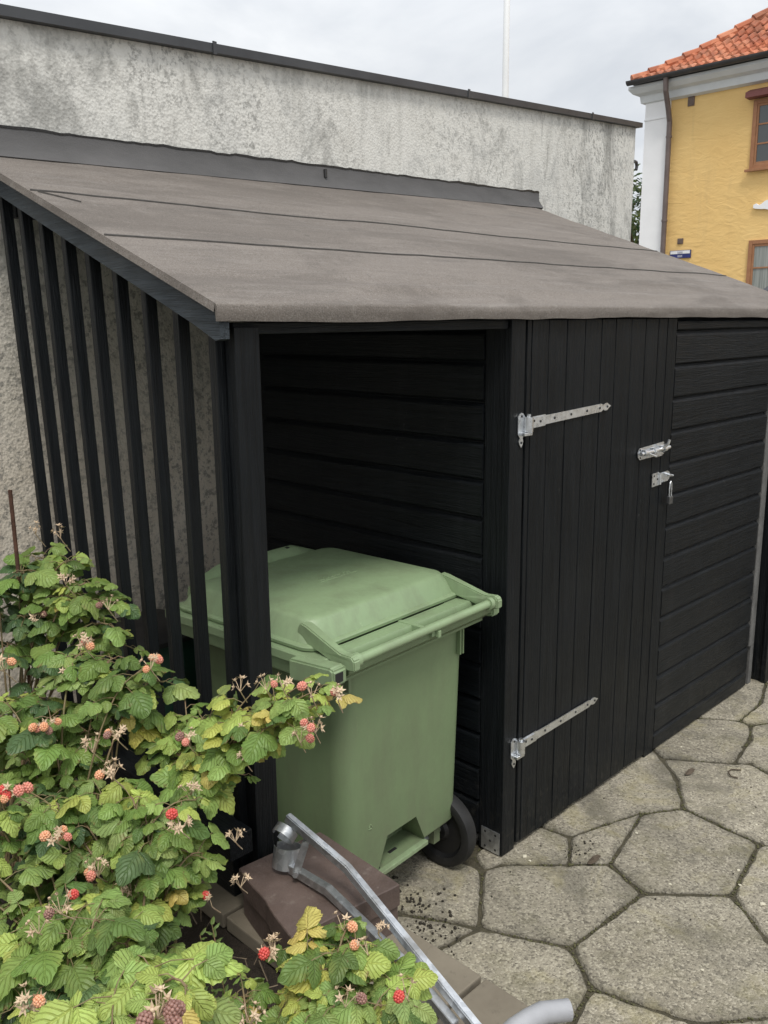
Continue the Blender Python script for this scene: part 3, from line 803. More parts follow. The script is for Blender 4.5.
# ================================================================== YELLOW HOUSE
HX = 15.0
ho = thing('yellow_house', (19, 3, 0), 'yellow rendered house with orange tiled roof and white corner pilaster', 'house')
b = nb(); box(b, HX, HX+10, -8, 7.80, -.1, 6.6); obj('wall', b, M['yellow'], ho)
b = nb(); box(b, HX-.06, HX+.45, 7.34, 7.87, -.1, 6.46); box(b, HX-.075, HX+.47, 7.335, 7.885, 5.985, 6.01)
obj('corner_pilaster', b, M['white_paint'], ho)
b = nb()
cor = [(-.00, 6.30), (-.08, 6.33), (-.10, 6.46), (-.20, 6.50), (-.27, 6.58), (-.27, 6.64), (.05, 6.64), (.05, 6.30)]
loft(b, [[Vector((HX+dx-.02, -8, z)) for dx, z in cor], [Vector((HX+dx-.02, 7.88-dx, z)) for dx, z in cor]])
loft(b, [[Vector((HX+dx-.02, 7.88-dx, z)) for dx, z in cor], [Vector((HX+10, 7.88-dx, z)) for dx, z in cor]])
obj('cornice', b, M['cornice'], ho)
# roof: hipped with bell-cast eaves, tiled surface geometry
ex, ey, ez = HX-.32, 8.06, 6.70
prof = [(0, 0), (.45, .24), (.95, .54), (1.6, 1.02), (2.4, 1.68), (3.4, 2.55), (4.6, 3.6)]
def rz(t_):
    for (a, za), (c, zc_) in zip(prof, prof[1:]):
        if t_ <= c: return za + (zc_-za)*(t_-a)/(c-a)
    return prof[-1][1]
b = nb(); nt = 19; step = 4.6/nt
def tile_row(face):
    for k in range(nt):
        t0 = k*step; t1 = (k+1)*step+.04
        z0 = ez + rz(t0) + .075; z1 = ez + rz(min(t1, 4.6)) + .02
        if face == 'w':
            ya = -8.0; yb = ey - t0 + .02; m_ = int((yb-ya)/.0425); pts = [(yb - (yb-ya)*q/m_) for q in range(m_+1)]
        else:
            ya = ex + t0; yb = ex+9; m_ = int((yb-ya)/.08); pts = [(ya + (yb-ya)*q/m_) for q in range(m_+1)]
        prev = None
        for yy in pts:
            ph = (yy % .17)/.17; hh = .034*(math.sin(2*math.pi*ph) + .35*math.sin(4*math.pi*ph))
            jt = .01*noise.noise(Vector((yy*3, k*3.3, 0)))
            if face == 'w':
                lim = ey - t1
                y1 = min(yy, lim+.02)
                A = b.verts.new((ex+t0+.0, yy, z0-.035+hh*.6)); B = b.verts.new((ex+t0, yy, z0+hh+jt)); Cc = b.verts.new((ex+t1, y1, z1+hh*.9))
            else:
                x1 = max(yy, ex+t1-.02)
                A = b.verts.new((yy, ey-t0, z0-.035+hh*.6)); B = b.verts.new((yy, ey-t0, z0+hh+jt)); Cc = b.verts.new((x1, ey-t1, z1+hh*.9))
            if prev:
                b.faces.new((prev[0], A, B, prev[1])); b.faces.new((prev[1], B, Cc, prev[2]))
            prev = (A, B, Cc)
tile_row('w'); tile_row('n')
obj('roof', b, M['tiles'], ho)
b = nb(); t_ = 0
while t_ < 4.4:   # hip ridge tiles
    p = Vector((ex+t_, ey-t_, ez+rz(t_)+.09)); q = Vector((ex+t_+.26, ey-t_-.26, ez+rz(t_+.26)+.06))
    tube(b, [p-Vector((0, 0, .03)), q-Vector((0, 0, .03))], [.095, .075], 8); t_ += .24
obj('hip_tiles', b, M['tiles'], ho)
b = nb(); prism(b, [Vector((ex-.02, -8, ez-.03)), Vector((ex-.02, ey+.02, ez-.03)), Vector((ex+4.6, ey+.02, ez-.03)), Vector((ex+10, ey+.02, ez-.03)), Vector((ex+10, -8, ez-.03))], Vector((0, 0, .05)))
obj('soffit', b, M['dark_metal'], ho)
# gutter
b = nb(); gp = [(.08*math.cos(R(a)), .08*math.sin(R(a))) for a in range(180, 361, 20)] + [(.065*math.cos(R(a)), .065*math.sin(R(a))) for a in range(360, 179, -20)]
loft(b, [[Vector((ex-.06+u, yy, ez+.02+w_2)) for u, w_2 in gp] for yy in (-8, ey+.06)]); obj('gutter', b, M['dark_metal'], ho)
b = nb(); tube(b, [(ex-.05, 7.29, ez-.05), (ex-.03, 7.29, ez-.28), (HX-.20, 7.29, ez-.62), (HX-.13, 7.29, ez-.82), (HX-.12, 7.29, 5.0), (HX-.12, 7.29, .1)], .052, 10)
for z in (5.6, 4.0, 2.4): lathe(b, (HX-.12, 7.29, z), (0, 0, 1), [(.05, -.02), (.062, -.02), (.062, .02), (.05, .02)], 12)
obj('downpipe', b, M['brown_metal'], ho)
def window(y1, y0, z0, z1, pane_mat, lintel):
    """y1 left edge as seen (larger y)"""
    b = nb(); fw = .075
    x0, x1 = HX-.045, HX+.12
    box(b, x0, x1, y1-fw, y1, z0, z1, .006); box(b, x0, x1, y0, y0+fw, z0, z1, .006)
    box(b, x0, x1, y0+fw, y1-fw, z1-fw, z1, .006); box(b, x0, x1, y0+fw, y1-fw, z0, z0+fw, .006)
    fr = obj('window', b, M['window_wood'], ho)
    b = nb(); ym = (y0+y1)/2; box(b, x0-.008, x1-.06, ym-.04, ym+.04, z0+fw, z1-fw, .004)
    for s in (-1, 1):
        a_, c__ = (ym+.04, y1-fw) if s > 0 else (y0+fw, ym-.04)
        n = 3
        box(b, x0+.012, x0+.05, c__-.04, c__-.002, z0+fw, z1-fw, .003); box(b, x0+.012, x0+.05, a_+.002, a_+.04, z0+fw, z1-fw, .003)
        for k in range(n+1):
            zc_ = z0+fw+.02+(z1-z0-2*fw-.04)*k/n; wd = .024 if k in (0, n) else .014
            box(b, x0+.014, x0+.048, a_+.041, c__-.041, zc_-wd, zc_+wd, .002)
    obj('glazing_bars', b, M['window_wood'], fr)
    b = nb(); box(b, x0+.028, x0+.034, y0+fw, y1-fw, z0+fw, z1-fw); obj('pane', b, pane_mat, fr)
    b = nb(); box(b, HX-.11, HX-.047, y0-.06, y1+.06, z0-.05, z0-.004, .005); obj('sill', b, M['window_wood'], fr)
    if lintel:
        b = nb(); prism(b, [Vector((HX-.005, y1+.10, z1+.02)), Vector((HX-.005, y1+.10, z1+.20)), Vector((HX-.20, y1+.10, z1+.12)), Vector((HX-.20, y1+.10, z1+.03))], Vector((0, -(y1-y0+.2), 0)))
        obj('lintel_board', b, M['red_wood'], fr)
window(5.66, 4.35, 4.80, 6.02, M['glass'], True)
window(5.56, 4.30, 2.05, 3.50, M['curtain'], False)
window(2.60, 1.35, 4.80, 6.02, M['glass'], True)
window(2.60, 1.35, 2.05, 3.50, M['curtain'], False)
for y0, y1, z0, z1 in ((6.85, 6.985, 6.13, 6.34), (6.915, 7.035, 3.53, 3.64)):
    b = nb(); box(b, HX-.02, HX+.02, y0, y1, z0, z1, .004)
    for k in range(4): box(b, HX-.03, HX-.0205, y0+.01, y1-.01, z0+.02+k*(z1-z0-.03)/4, z0+.035+k*(z1-z0-.03)/4)
    obj('vent', b, M['vent'], ho)
# white wall anchor
b = nb(); pts = []
for k in range(13):
    f = k/12; yy = 5.52-.62*f; hw = .035 + .075*math.sin(math.pi*min(1, f*1.0))**3 + (.02 if k in (1, 11) else 0); pts.append((yy, hw))
poly = [Vector((HX-.05, y, 4.10+h+.015*math.sin(y*30))) for y, h in pts] + [Vector((HX-.05, y, 4.10-h*.6+.01*math.sin(y*30))) for y, h in pts[::-1]]
prism(b, poly, Vector((.045, 0, 0))); obj('wall_ornament', b, M['white_paint'], ho)
# street sign: white upper half, blue lower half, small lettering
sg = thing('street_sign', (HX-.03, 6.95, 3.32), 'small blue and white street name sign on the yellow wall near the downpipe', 'sign')
b = nb(); box(b, HX-.03, HX-.004, 6.73, 7.18, 3.25, 3.405, .003); obj('sign_plate', b, M['sign_blue'], sg)
b = nb(); box(b, HX-.036, HX-.031, 6.745, 7.165, 3.335, 3.395); obj('sign_strip', b, M['sign_white'], sg)
def text(body, loc, size, mat, parent, name):
    cu = bpy.data.curves.new(name, 'FONT'); cu.body = body; cu.size = size; cu.extrude = .001; cu.align_x = 'CENTER'; cu.align_y = 'CENTER'
    o = bpy.data.objects.new(name, cu); COL.objects.link(o)
    o.rotation_euler = (R(90), 0, R(-90)); o.location = loc
    bpy.context.view_layer.update()
    dg = bpy.context.evaluated_depsgraph_get(); me = bpy.data.meshes.new_from_object(o.evaluated_get(dg))
    me.transform(o.matrix_world); bpy.data.objects.remove(o)
    me.materials.clear(); return link(name, me, mat, parent)
text('|||||||||', (HX-.0375, 6.955, 3.363), .05, M['sign_blue'], sg, 'lettering')
text('||||||||', (HX-.0315, 6.955, 3.292), .05, M['sign_white'], sg, 'lettering')

# flagpole
fp = thing('flagpole', (8.3, 6.36, 0), 'tall white flagpole rising behind the white building', 'flagpole')
base = CAM + ray(506, 50)*12.4
b = nb(); tube(b, [(base.x, base.y, -.05), (base.x, base.y, 5), (base.x, base.y, 10.5)], [.058, .047, .032], 16); obj('pole', b, M['pole'], fp, smooth=True)
b = nb(); bmesh.ops.create_uvsphere(b, u_segments=12, v_segments=8, radius=.07, matrix=Matrix.Translation((base.x, base.y, 10.55))); obj('finial', b, M['pole'], fp, smooth=True)

# ================================================================== GREEN BIN
bn = thing('wheelie_bin', (-.46, .45, 0), 'large faded green two-wheeled rubbish bin in the open bay', 'rubbish bin')
CX = -.463
BR = Matrix.Translation((CX, 0, 0)) @ Matrix.Rotation(R(3.7), 4, 'Z') @ Matrix.Translation((-CX, 0, 0))
def bobj(name, bm, mat, parent, **k):
    bm.transform(BR); return obj(name, bm, mat, parent, **k)
def bsec(z, w, y0, y1, r): return [Vector((x, y, z)) for x, y in rrect(CX-w/2, CX+w/2, y0, y1, r, 7)]
b = nb()
loft(b, [bsec(.03, .52, .30, .72, .05), bsec(.205, .535, .295, .745, .05), bsec(.207, .605, .084, .745, .055), bsec(.222, .628, .072, .75, .058), bsec(.60, .640, .060, .79, .06), bsec(.985, .654, .048, .84, .062), bsec(1.02, .658, .047, .845, .062)])
body = bobj('body', b, M['bin'], bn, autos=35)
# foot recess under the handle side: a real cavity cut into the body
cut = nb()
prism(cut, [Vector((CX-.150, -.02, .209)), Vector((CX-.100, -.02, .330)), Vector((CX+.055, -.02, .330)), Vector((CX+.112, -.02, .209))], Vector((0, .20, 0)))
cut.transform(BR); bmesh.ops.recalc_face_normals(cut, faces=cut.faces)
cme = bpy.data.meshes.new('cutter'); cut.to_mesh(cme); cut.free(); co = bpy.data.objects.new('cutter', cme); COL.objects.link(co)
bn_loc = world_loc(body)
bpy.context.view_layer.update()
md = body.modifiers.new('b', 'BOOLEAN'); md.object = co; md.operation = 'DIFFERENCE'; md.solver = 'EXACT'
bpy.context.view_layer.update()
dg = bpy.context.evaluated_depsgraph_get(); nm = bpy.data.meshes.new_from_object(body.evaluated_get(dg))
body.modifiers.clear(); body.data = nm; bpy.data.objects.remove(co)
b = nb(); box(b, CX-.155, CX+.118, .062, .20, .192, .2085, .003); bobj('foot_plate', b, M['bin_lid'], bn)
b = nb(); box(b, CX-.035, CX+.005, .115, .127, .2088, .2105); box(b, CX-.135, CX-.12, .085, .098, .2088, .2105); bobj('drain_slot', b, M['screw'], bn)
# rim: broad band around the mouth, open ring
b = nb()
ro = [(.985, .70, .050, .820), (.975, .780, .048, .835), (.982, .796, .042, .842), (1.028, .816, .046, .855), (1.030, .828, .046, .862), (1.056, .828, .050, .862), (1.062, .820, .054, .856), (1.060, .60, .11, .80), (.985, .60, .11, .80)]
ss_ = [bsec(z, w, y0, y1, .045) for z, w, y0, y1 in ro]
rg = [[b.verts.new(p) for p in q] for q in ss_]; nn_ = len(rg[0])
for a, c in zip(rg, rg[1:]+rg[:1]):
    for k in range(nn_): b.faces.new((a[k], a[(k+1) % nn_], c[(k+1) % nn_], c[k]))
rim = bobj('rim', b, M['bin_lid'], bn, autos=28)
# corner blocks either side of the handle, each with a square socket
b = nb()
for x0, x1 in ((CX-.445, CX-.385), (CX+.372, CX+.418)):
    prism(b, [Vector((x0, -.030, 1.012)), Vector((x0, .16, .985)), Vector((x0, .16, 1.056)), Vector((x0, -.018, 1.068)), Vector((x0, -.030, 1.060))], Vector((x1-x0, 0, 0)))
bmesh.ops.bevel(b, geom=b.edges[:], offset=.006, segments=2, affect='EDGES')
bobj('rim_corner', b, M['bin_lid'], bn)
b = nb(); box(b, CX-.436, CX-.404, -.0315, -.0302, 1.022, 1.052, .0003); bobj('socket', b, M['screw'], bn)
# handle bar with clamps
BZ = 1.072; BY = -.036
b = nb(); tube(b, [(CX-.375, BY, BZ), (CX+.370, BY, BZ)], .0150, 16)
handle = bobj('handle', b, M['bin_lid'], bn, autos=40)
b = nb()
for x0, x1, rr_ in ((CX-.362, CX-.345, .0225), (CX+.328, CX+.346, .0225)):
    lathe(b, (x0, BY, BZ), (1, 0, 0), [(.015, 0), (rr_, 0), (rr_, x1-x0), (.015, x1-x0)], 16)
bobj('handle_collar', b, M['bin_lid'], handle, autos=40)
b = nb(); box(b, CX+.012, CX+.030, BY, .112, 1.038, 1.064, .003)
bobj('handle_web', b, M['bin_lid'], handle)
b = nb(); box(b, CX+.030, CX+.044, BY-.014, BY+.004, 1.035, 1.058, .002)
bobj('handle_lug', b, M['bin_lid'], handle)
b = nb(); box(b, CX-.372, CX+.37, .012, .115, .990, 1.000, .003)
box(b, CX-.372, CX+.37, BY+.012, BY+.020, 1.030, 1.062, .003)
bobj('handle_shelf', b, M['bin'], handle)
b = nb(); prism(b, [Vector((CX-.372, BY+.012, 1.029)), Vector((CX-.372, .045, .975)), Vector((CX-.372, .060, .975)), Vector((CX-.372, BY+.022, 1.040))], Vector((.742, 0, 0)))
bobj('handle_skirt', b, M['bin'], handle)
b = nb(); box(b, CX+.262, CX+.270, .032, .05, .885, 1.0, .002); box(b, CX+.278, CX+.286, .032, .05, .885, 1.0, .002); box(b, CX-.318, CX-.306, .030, .05, .935, 1.0, .002)
bobj('handle_rib', b, M['bin'], handle)
# lid
def lsec(z, hw, y0, y1, r): return [Vector((x, y, z)) for x, y in rrect(CX-hw, CX+hw, y0, y1, r, 6)]
b = nb()
loft(b, [lsec(1.062, .385, .118, .800, .05), lsec(1.066, .392, .110, .812, .06), lsec(1.076, .394, .108, .815, .06), lsec(1.081, .390, .113, .810, .06), lsec(1.083, .381, .122, .802, .06),
         lsec(1.142, .352, .150, .772, .06), lsec(1.150, .345, .159, .764, .055), lsec(1.154, .333, .172, .752, .05),
         lsec(1.160, .28, .23, .73, .04), lsec(1.166, .18, .34, .62, .03), lsec(1.168, .09, .44, .56, .02)])
lid = bobj('lid', b, M['bin_lid'], bn, autos=32)
# solid wedge hinges from the lid down to the bar
b = nb()
for s in (-1, 1):
    x0, x1 = sorted((CX+s*.330, CX+s*.368)); xb0, xb1 = sorted((CX+s*.358, CX+s*.388))
    side = [(.200, 1.120), (.185, 1.143), (.160, 1.140), (.0, 1.092), (BY-.012, 1.094), (BY-.024, 1.082), (BY-.024, 1.050), (.0, 1.045), (.10, 1.070), (.20, 1.085)]
    A = []; B = []
    for yy, z in side:
        f = max(0, min(1, (.17-yy)/.2)); xa = x0+(xb0-x0)*f if s > 0 else x0+(xb0-x0)*f; xc = x1+(xb1-x1)*f
        A.append(b.verts.new((xa, yy, z))); B.append(b.verts.new((xc, yy, z)))
    b.faces.new(A); b.faces.new(B[::-1])
    for k in range(len(A)): b.faces.new((A[k], B[k], B[(k+1) % len(A)], A[(k+1) % len(A)]))
bmesh.ops.recalc_face_normals(b, faces=b.faces)
bmesh.ops.bevel(b, geom=b.edges[:], offset=.004, segments=2, affect='EDGES')
bobj('lid_hinge', b, M['bin_lid'], lid)
# grip hump at the far edge
b = nb(); n = 24; rr = []
for k in range(n+1):
    x = CX - .30 + .62*k/n; f = k/n
    hump = .045*max(0, min(1, 5*min(f, 1-f)))
    rr.append([Vector((x, .74, 1.12)), Vector((x, .79, 1.128+hump)), Vector((x, .825, 1.132+hump)), Vector((x, .846, 1.11+hump*.5)), Vector((x, .852, 1.078)), Vector((x, .78, 1.075))])
loft(b, rr); bobj('lid_grip', b, M['bin_lid'], lid, autos=50)
b = nb(); box(b, CX-.19, CX-.08, .752, .785, 1.150, 1.168, .002); box(b, CX+.15, CX+.163, .80, .815, 1.1735, 1.1775)
bobj('grip_slot', b, M['screw'], lid)
b = nb()
for k in range(6): box(b, CX-.06+k*.026, CX-.042+k*.026, .40, .422, 1.1640, 1.1695, .001)
box(b, CX-.08, CX+.11, .385, .389, 1.1635, 1.1690, .001)
bobj('moulded_mark', b, M['bin_lid'], lid)
b = nb()
for k, (dx, dz) in enumerate(((0, .0), (.02, .002), (.01, .018))):
    p = Vector((CX-.20+dx, .066, .40+dz)); d = Vector((math.cos(k*2.1)*.014, -.001, math.sin(k*2.1)*.014)); beam(b, p, p+d, .003, .003)
bobj('moulded_mark', b, M['bin_lid'], bn)
def wheel(xc):
    b = nb(); c = (xc, .135, .150)
    lathe(b, c, (1, 0, 0), [(.112, -.026), (.132, -.031), (.145, -.026), (.150, -.012), (.150, .012), (.145, .026), (.132, .031), (.112, .026)], 56)
    w = bobj('wheel', b, M['rubber'], bn, autos=40)
    b = nb(); lathe(b, c, (1, 0, 0), [(.002, -.018), (.035, -.024), (.045, -.012), (.100, -.010), (.111, -.022), (.111, .022), (.100, .010), (.045, .012), (.035, .024), (.002, .018)], 40)
    bobj('hub', b, M['black_plastic'], w, autos=40)
wheel(CX+.292); wheel(CX-.292)
b = nb(); cyl(b, (CX-.29, .135, .15), (CX+.29, .135, .15), .011, 12); bobj('axle', b, M['galv'], bn)
b = nb()
for s in (-1, 1):
    x0, x1 = sorted((CX+s*.20, CX+s*.235)); prism(b, [Vector((x0, .10, .135)), Vector((x0, .10, .205)), Vector((x0, .30, .205)), Vector((x0, .30, .11))], Vector((x1-x0, 0, 0)))
bobj('axle_bracket', b, M['bin'], bn)

# dark green second bin, behind, glimpsed between slats
b2 = thing('dark_green_bin', (-.72, 1.12, 0), 'dark green bin with black lid behind the large bin, seen between the slats', 'rubbish bin')
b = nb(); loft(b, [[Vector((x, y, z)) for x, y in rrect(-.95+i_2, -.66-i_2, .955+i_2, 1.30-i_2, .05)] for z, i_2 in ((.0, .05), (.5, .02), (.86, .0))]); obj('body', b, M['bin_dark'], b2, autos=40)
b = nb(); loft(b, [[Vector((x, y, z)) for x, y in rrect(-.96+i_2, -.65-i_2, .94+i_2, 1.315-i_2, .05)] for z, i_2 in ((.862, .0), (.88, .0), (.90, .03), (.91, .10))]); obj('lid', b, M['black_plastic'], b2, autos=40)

# ================================================================== pavers on the wall, clamp bracket, pipe
zt = .572
c1 = [at_z(320, 831, zt), at_z(400.5, 884, zt), at_z(291, 938, zt), at_z(238, 868, zt)]
cc = sum(c1, Vector())/4
def paver_block(top, zb, zt_, name, label, seed, chip):
    r = random.Random(seed); 
    bm = nb(); n = 4; ring = []
    for i in range(n):
        a = top[i]; c = top[(i+1) % n]
        for k in range(10):
            p = a.lerp(c, k/10)
            if k: p = p + (cc-p).normalized()*r.uniform(-.0015, .0025)
            if chip and i == 3-1 and k in (4, 5, 6, 7): p = p + (cc-p).normalized()*[.008, .022, .016, .006][k-4]
            if k == 0: p = p.lerp(cc, .010)
            ring.append(p)
    lay = lambda z, f: [Vector((p.x + (cc.x-p.x)*f, p.y + (cc.y-p.y)*f, z)) for p in ring]
    loft(bm, [lay(zb, .012), lay(zb+.003, 0), lay(zt_-.003, 0), lay(zt_, .014)])
    o = obj(name, bm, M['paver']); return tag(o, label, 'paving block', 'paving blocks stacked on the retaining wall')
tp = [Vector((p.x, p.y, 0)) for p in c1]
paver_block(tp, .505, zt, 'paving_block', 'chipped reddish brown paving block on top of the stack, under the steel bracket', 3, True)
lowp = [Vector((p.x, p.y, 0)) + Vector((.006, .004, 0)) - (Vector((p.x, p.y, 0))-Vector((cc.x, cc.y, 0)))*.03 for p in c1]
paver_block(lowp, .422, .503, 'paving_block', 'lower reddish brown paving block resting on the wall cap', 4, False)

br = thing('steel_bracket', (cc.x, cc.y, zt), 'galvanised steel square bar bracket with ring clamp lying across the paving block', 'bracket')
P1 = at_z(287, 817, .745); P2 = at_z(347, 868, .665); P3 = at_z(475, 1026, .52); P3 = P2 + (P3-P2)*1.35
b = nb()
upv = Vector((0, 0, 1)); wv = .030
def sqtube(bm, pts, w, h):
    rings = []
    for i, p in enumerate(pts):
        d = ((pts[i+1]-p) if i == 0 else (p-pts[i-1]) if i == len(pts)-1 else (pts[i+1]-p).normalized()+(p-pts[i-1]).normalized()).normalized()
        s = d.cross(upv).normalized(); u = s.cross(d)
        rings.append([p+s*(w/2*a)+u*(h/2*c) for a, c in ((-1, -1), (1, -1), (1, 1), (-1, 1))])
    loft(bm, rings)
sqtube(b, [P1, P2, P3], .020, .026)
bmesh.ops.bevel(b, geom=b.edges[:], offset=.003, segments=2, affect='EDGES')
obj('bar', b, M['galv'], br)
Q1 = at_z(291, 868, .592); Q2 = at_z(328, 890, .597); Q3 = at_z(400, 960, .56); Q4 = at_z(455, 1026, .50)
b = nb(); sqtube(b, [Q1, Q2, Q3, Q4], .022, .026); bmesh.ops.bevel(b, geom=b.edges[:], offset=.002, segments=1, affect='EDGES')
obj('bar', b, M['galv'], br)
# clamp: two half-ring cups + link
def cup(c, ax, r, h, a0, a1, th=.003, n=22):
    bm = nb(); ax = Vector(ax).normalized(); s = ax.cross(Vector((0, 0, 1)))
    if s.length < .1: s = Vector((1, 0, 0))
    s.normalize(); u = ax.cross(s); rings = []
    for k in range(n+1):
        a = R(a0+(a1-a0)*k/n); d = s*math.cos(a)+u*math.sin(a)
        rings.append([c+d*r-ax*h/2, c+d*(r+th)-ax*h/2, c+d*(r+th)+ax*h/2, c+d*r+ax*h/2])
    loft(bm, rings); return bm
cl = at_z(287, 856, .608); ax = Vector((.25, .1, 1))
obj('clamp_half', cup(cl, ax, .036, .058, -150, 170), M['galv'], br, autos=40)
cu = at_z(285, 833, .700); ax2 = Vector((.8, .1, .5))
obj('clamp_half', cup(cu, ax2, .030, .026, -175, 150), M['galv'], br, autos=40)
b = nb(); L1 = at_z(306, 842, .69); L2 = at_z(296, 873, .60); beam(b, L1, L2, .020, .006, up=Vector((-.7, -.7, .2)))
cyl(b, L1+Vector((-.012, -.012, .004)), L1+Vector((.012, .012, 0)), .008, 10); cyl(b, L2+Vector((-.012, -.012, .004)), L2+Vector((.012, .012, 0)), .008, 10)
obj('clamp_link', b, M['galv'], br)

pp = thing('drain_pipe', (-.95, -.85, .42), 'light grey plastic pipe end lying at the edge of the paving', 'pipe')
e1 = at_z(568, 1010, .47); e2 = at_z(543, 1013, .475); e3 = at_z(515, 1030, .475); e4 = at_z(470, 1075, .46)
b = nb(); tube(b, [e1, e1.lerp(e2, .6), e2, e2.lerp(e3, .5)+Vector((0, 0, .003)), e3, e4], [.0245, .0245, .0255, .0255, .0262, .0262], 20, caps=False)
tube(b, [e1, e1.lerp(e2, .6)], [.021, .021], 20, caps=False)
g = obj('pipe_elbow', b, M['pipe'], pp, smooth=True)
b = nb(); lathe(b, e1, (e1-e2), [(.0195, -.004), (.0245, -.004), (.0250, .002), (.0195, .002)], 20); obj('pipe_rim', b, M['pipe'], g)
b = nb(); d = (e1-e2).normalized(); cyl(b, e1-d*.03, e1-d*.028, .0205, 16); obj('pipe_bore', b, M['screw'], g)

# rusty stake
rd = at_x(8, 560, -1.62)
d0 = at_x(9, 560, -1.45); top = at_x(10, 490, -1.45)
b = nb(); tube(b, [(top.x, top.y, .33), (top.x, top.y, top.z)], .0065, 8)
tag(obj('metal_stake', b, M['rust']), 'thin rusty stake standing upright in the bed before the rough wall', 'stake')

# crumbs on the paving
b = nb(); r = random.Random(5)
def crumb(x, y, s):
    tmp = bmesh.new(); bmesh.ops.create_icosphere(tmp, subdivisions=1, radius=s)
    for v in tmp.verts: v.co *= r.uniform(.7, 1.2)
    tmp.transform(Matrix.Translation((x, y, s*.5))); merge(b, tmp)
for k in range(70):
    crumb(-.43+r.gauss(0, .05), .05+r.gauss(0, .10), r.uniform(.003, .008))
for k in range(60):
    crumb(-.52+r.gauss(0, .05), -.10+r.gauss(0, .06), r.uniform(.002, .006))
for k in range(26): crumb(.28+r.gauss(0, .05), -.19+r.gauss(0, .03), r.uniform(.002, .005))
for k in range(60): crumb(r.uniform(-.4, 2.3), r.uniform(-.9, -.03), r.uniform(.0015, .004))
tag(obj('dirt_crumbs', b, M['dirt']), 'dark crumbs of dirt scattered on the paving near the bin', 'dirt', kind='stuff')
b = nb()
for k in range(22):
    x, y = ((r.uniform(-.2, 2.0), r.uniform(-.9, -.05)) if k > 3 else ((.07, -.06), (.06, -.09), (.42, -.84), (.30, -.55))[k])
    sz_ = r.uniform(.003, .007) if k > 3 else (.009, .006, .012, .006)[k]
    tmp = bmesh.new(); bmesh.ops.create_icosphere(tmp, subdivisions=1, radius=sz_)
    for v in tmp.verts: v.co = Vector((v.co.x*r.uniform(.7, 1.4), v.co.y*r.uniform(.7, 1.4), v.co.z*.45))
    tmp.transform(Matrix.Translation((x, y, sz_*.3))); merge(b, tmp)
M['chip'] = simple('pale_stone_chips', (.45, .42, .32), (.62, .58, .46), 60, .9)
tag(obj('stone_chips', b, M['chip']), 'small pale stone chips scattered over the paving slabs', 'grit', kind='stuff')
b = nb(); a = at_z(731, 773, .006)
tube(b, [(a.x+.06, a.y-.02, .005), (a.x+.03, a.y+.012, .008), (a.x-.005, a.y+.012, .01), (a.x-.03, a.y-.012, .006), (a.x-.02, a.y-.04, .005)], .0032, 6)
tag(obj('twig', b, M['bark']), 'small curled dark twig lying on the paving in front of the cladding', 'twig')
# leaf mark / dry leaves near small slab
for (px, py), lab in (((594, 860), 'curled dark dead leaf on the small triangular paving slab'), ((690, 772), 'flat dark dead leaf on the paving near the door edge')):
    p = at_z(px, py, .004); b = nb()
    pts = [Vector((p.x+.045*math.cos(a), p.y+.014*math.sin(a), .003+.006*abs(math.sin(a*1.5)))) for a in [R(36*k) for k in range(10)]]
    cv = b.verts.new((p.x, p.y, .010)); vs = [b.verts.new(q) for q in pts]
    for k in range(10): b.faces.new((cv, vs[k], vs[(k+1) % 10]))
    tag(obj('dead_leaf', b, M['bark']), lab, 'leaf')

# ================================================================== FOLIAGE
nr = np.random.RandomState(11)
def leaf_template(seed, broad=1.0, teeth=True, rows=14, cols=3):
    r = np.random.RandomState(seed)
    fold = r.uniform(-.05, .35); droop = r.uniform(.3, .9); curl = r.uniform(.15, .75); wav = r.uniform(.03, .06); ph = r.uniform(0, 6)
    V = []; UV = []; F = []
    for i in range(rows+1):
        v = i/rows
        w = .40*broad*(max(0, math.sin(math.pi*min(1, v**.74)))**.62)*(1-.10*v) if 0 < i < rows else .006
        tooth = (1.0 + (.09 if i % 2 else -.05)) if teeth and 0 < i < rows else 1
        for c in range(-cols, cols+1):
            u = c/cols; x = u*w*(tooth if abs(c) == cols else 1)
            y = v + (.018 if (abs(c) == cols and i % 2 and teeth) else 0) - .05*abs(u)*w
            z = fold*abs(x) - droop*v*v*.5 - curl*(abs(u)**2)*w + wav*math.sin(v*13+ph+u*2)*abs(u)
            pl = abs(math.sin(math.pi*6.5*(v-.34*abs(u))))
            z += .014*pl*min(1, abs(u)*3) + .035*noise.noise(Vector((x*6, y*6, seed*3.3)))
            V.append((x, y, z)); UV.append((u, v, 0))
    n = 2*cols+1
    for i in range(rows):
        for c in range(n-1):
            a = i*n+c; F.append((a, a+1, a+n+1, a+n))
    return np.array(V), np.array(UV), np.array(F)
TEMPL = [leaf_template(s, b_) for s, b_ in ((1, 1.02), (2, 1.12), (3, .96), (4, 1.18), (5, .98), (6, 1.08), (7, 1.15), (8, 1.04))]
TSM = [leaf_template(s, .62, False, 8, 2) for s in (21, 22, 23)]
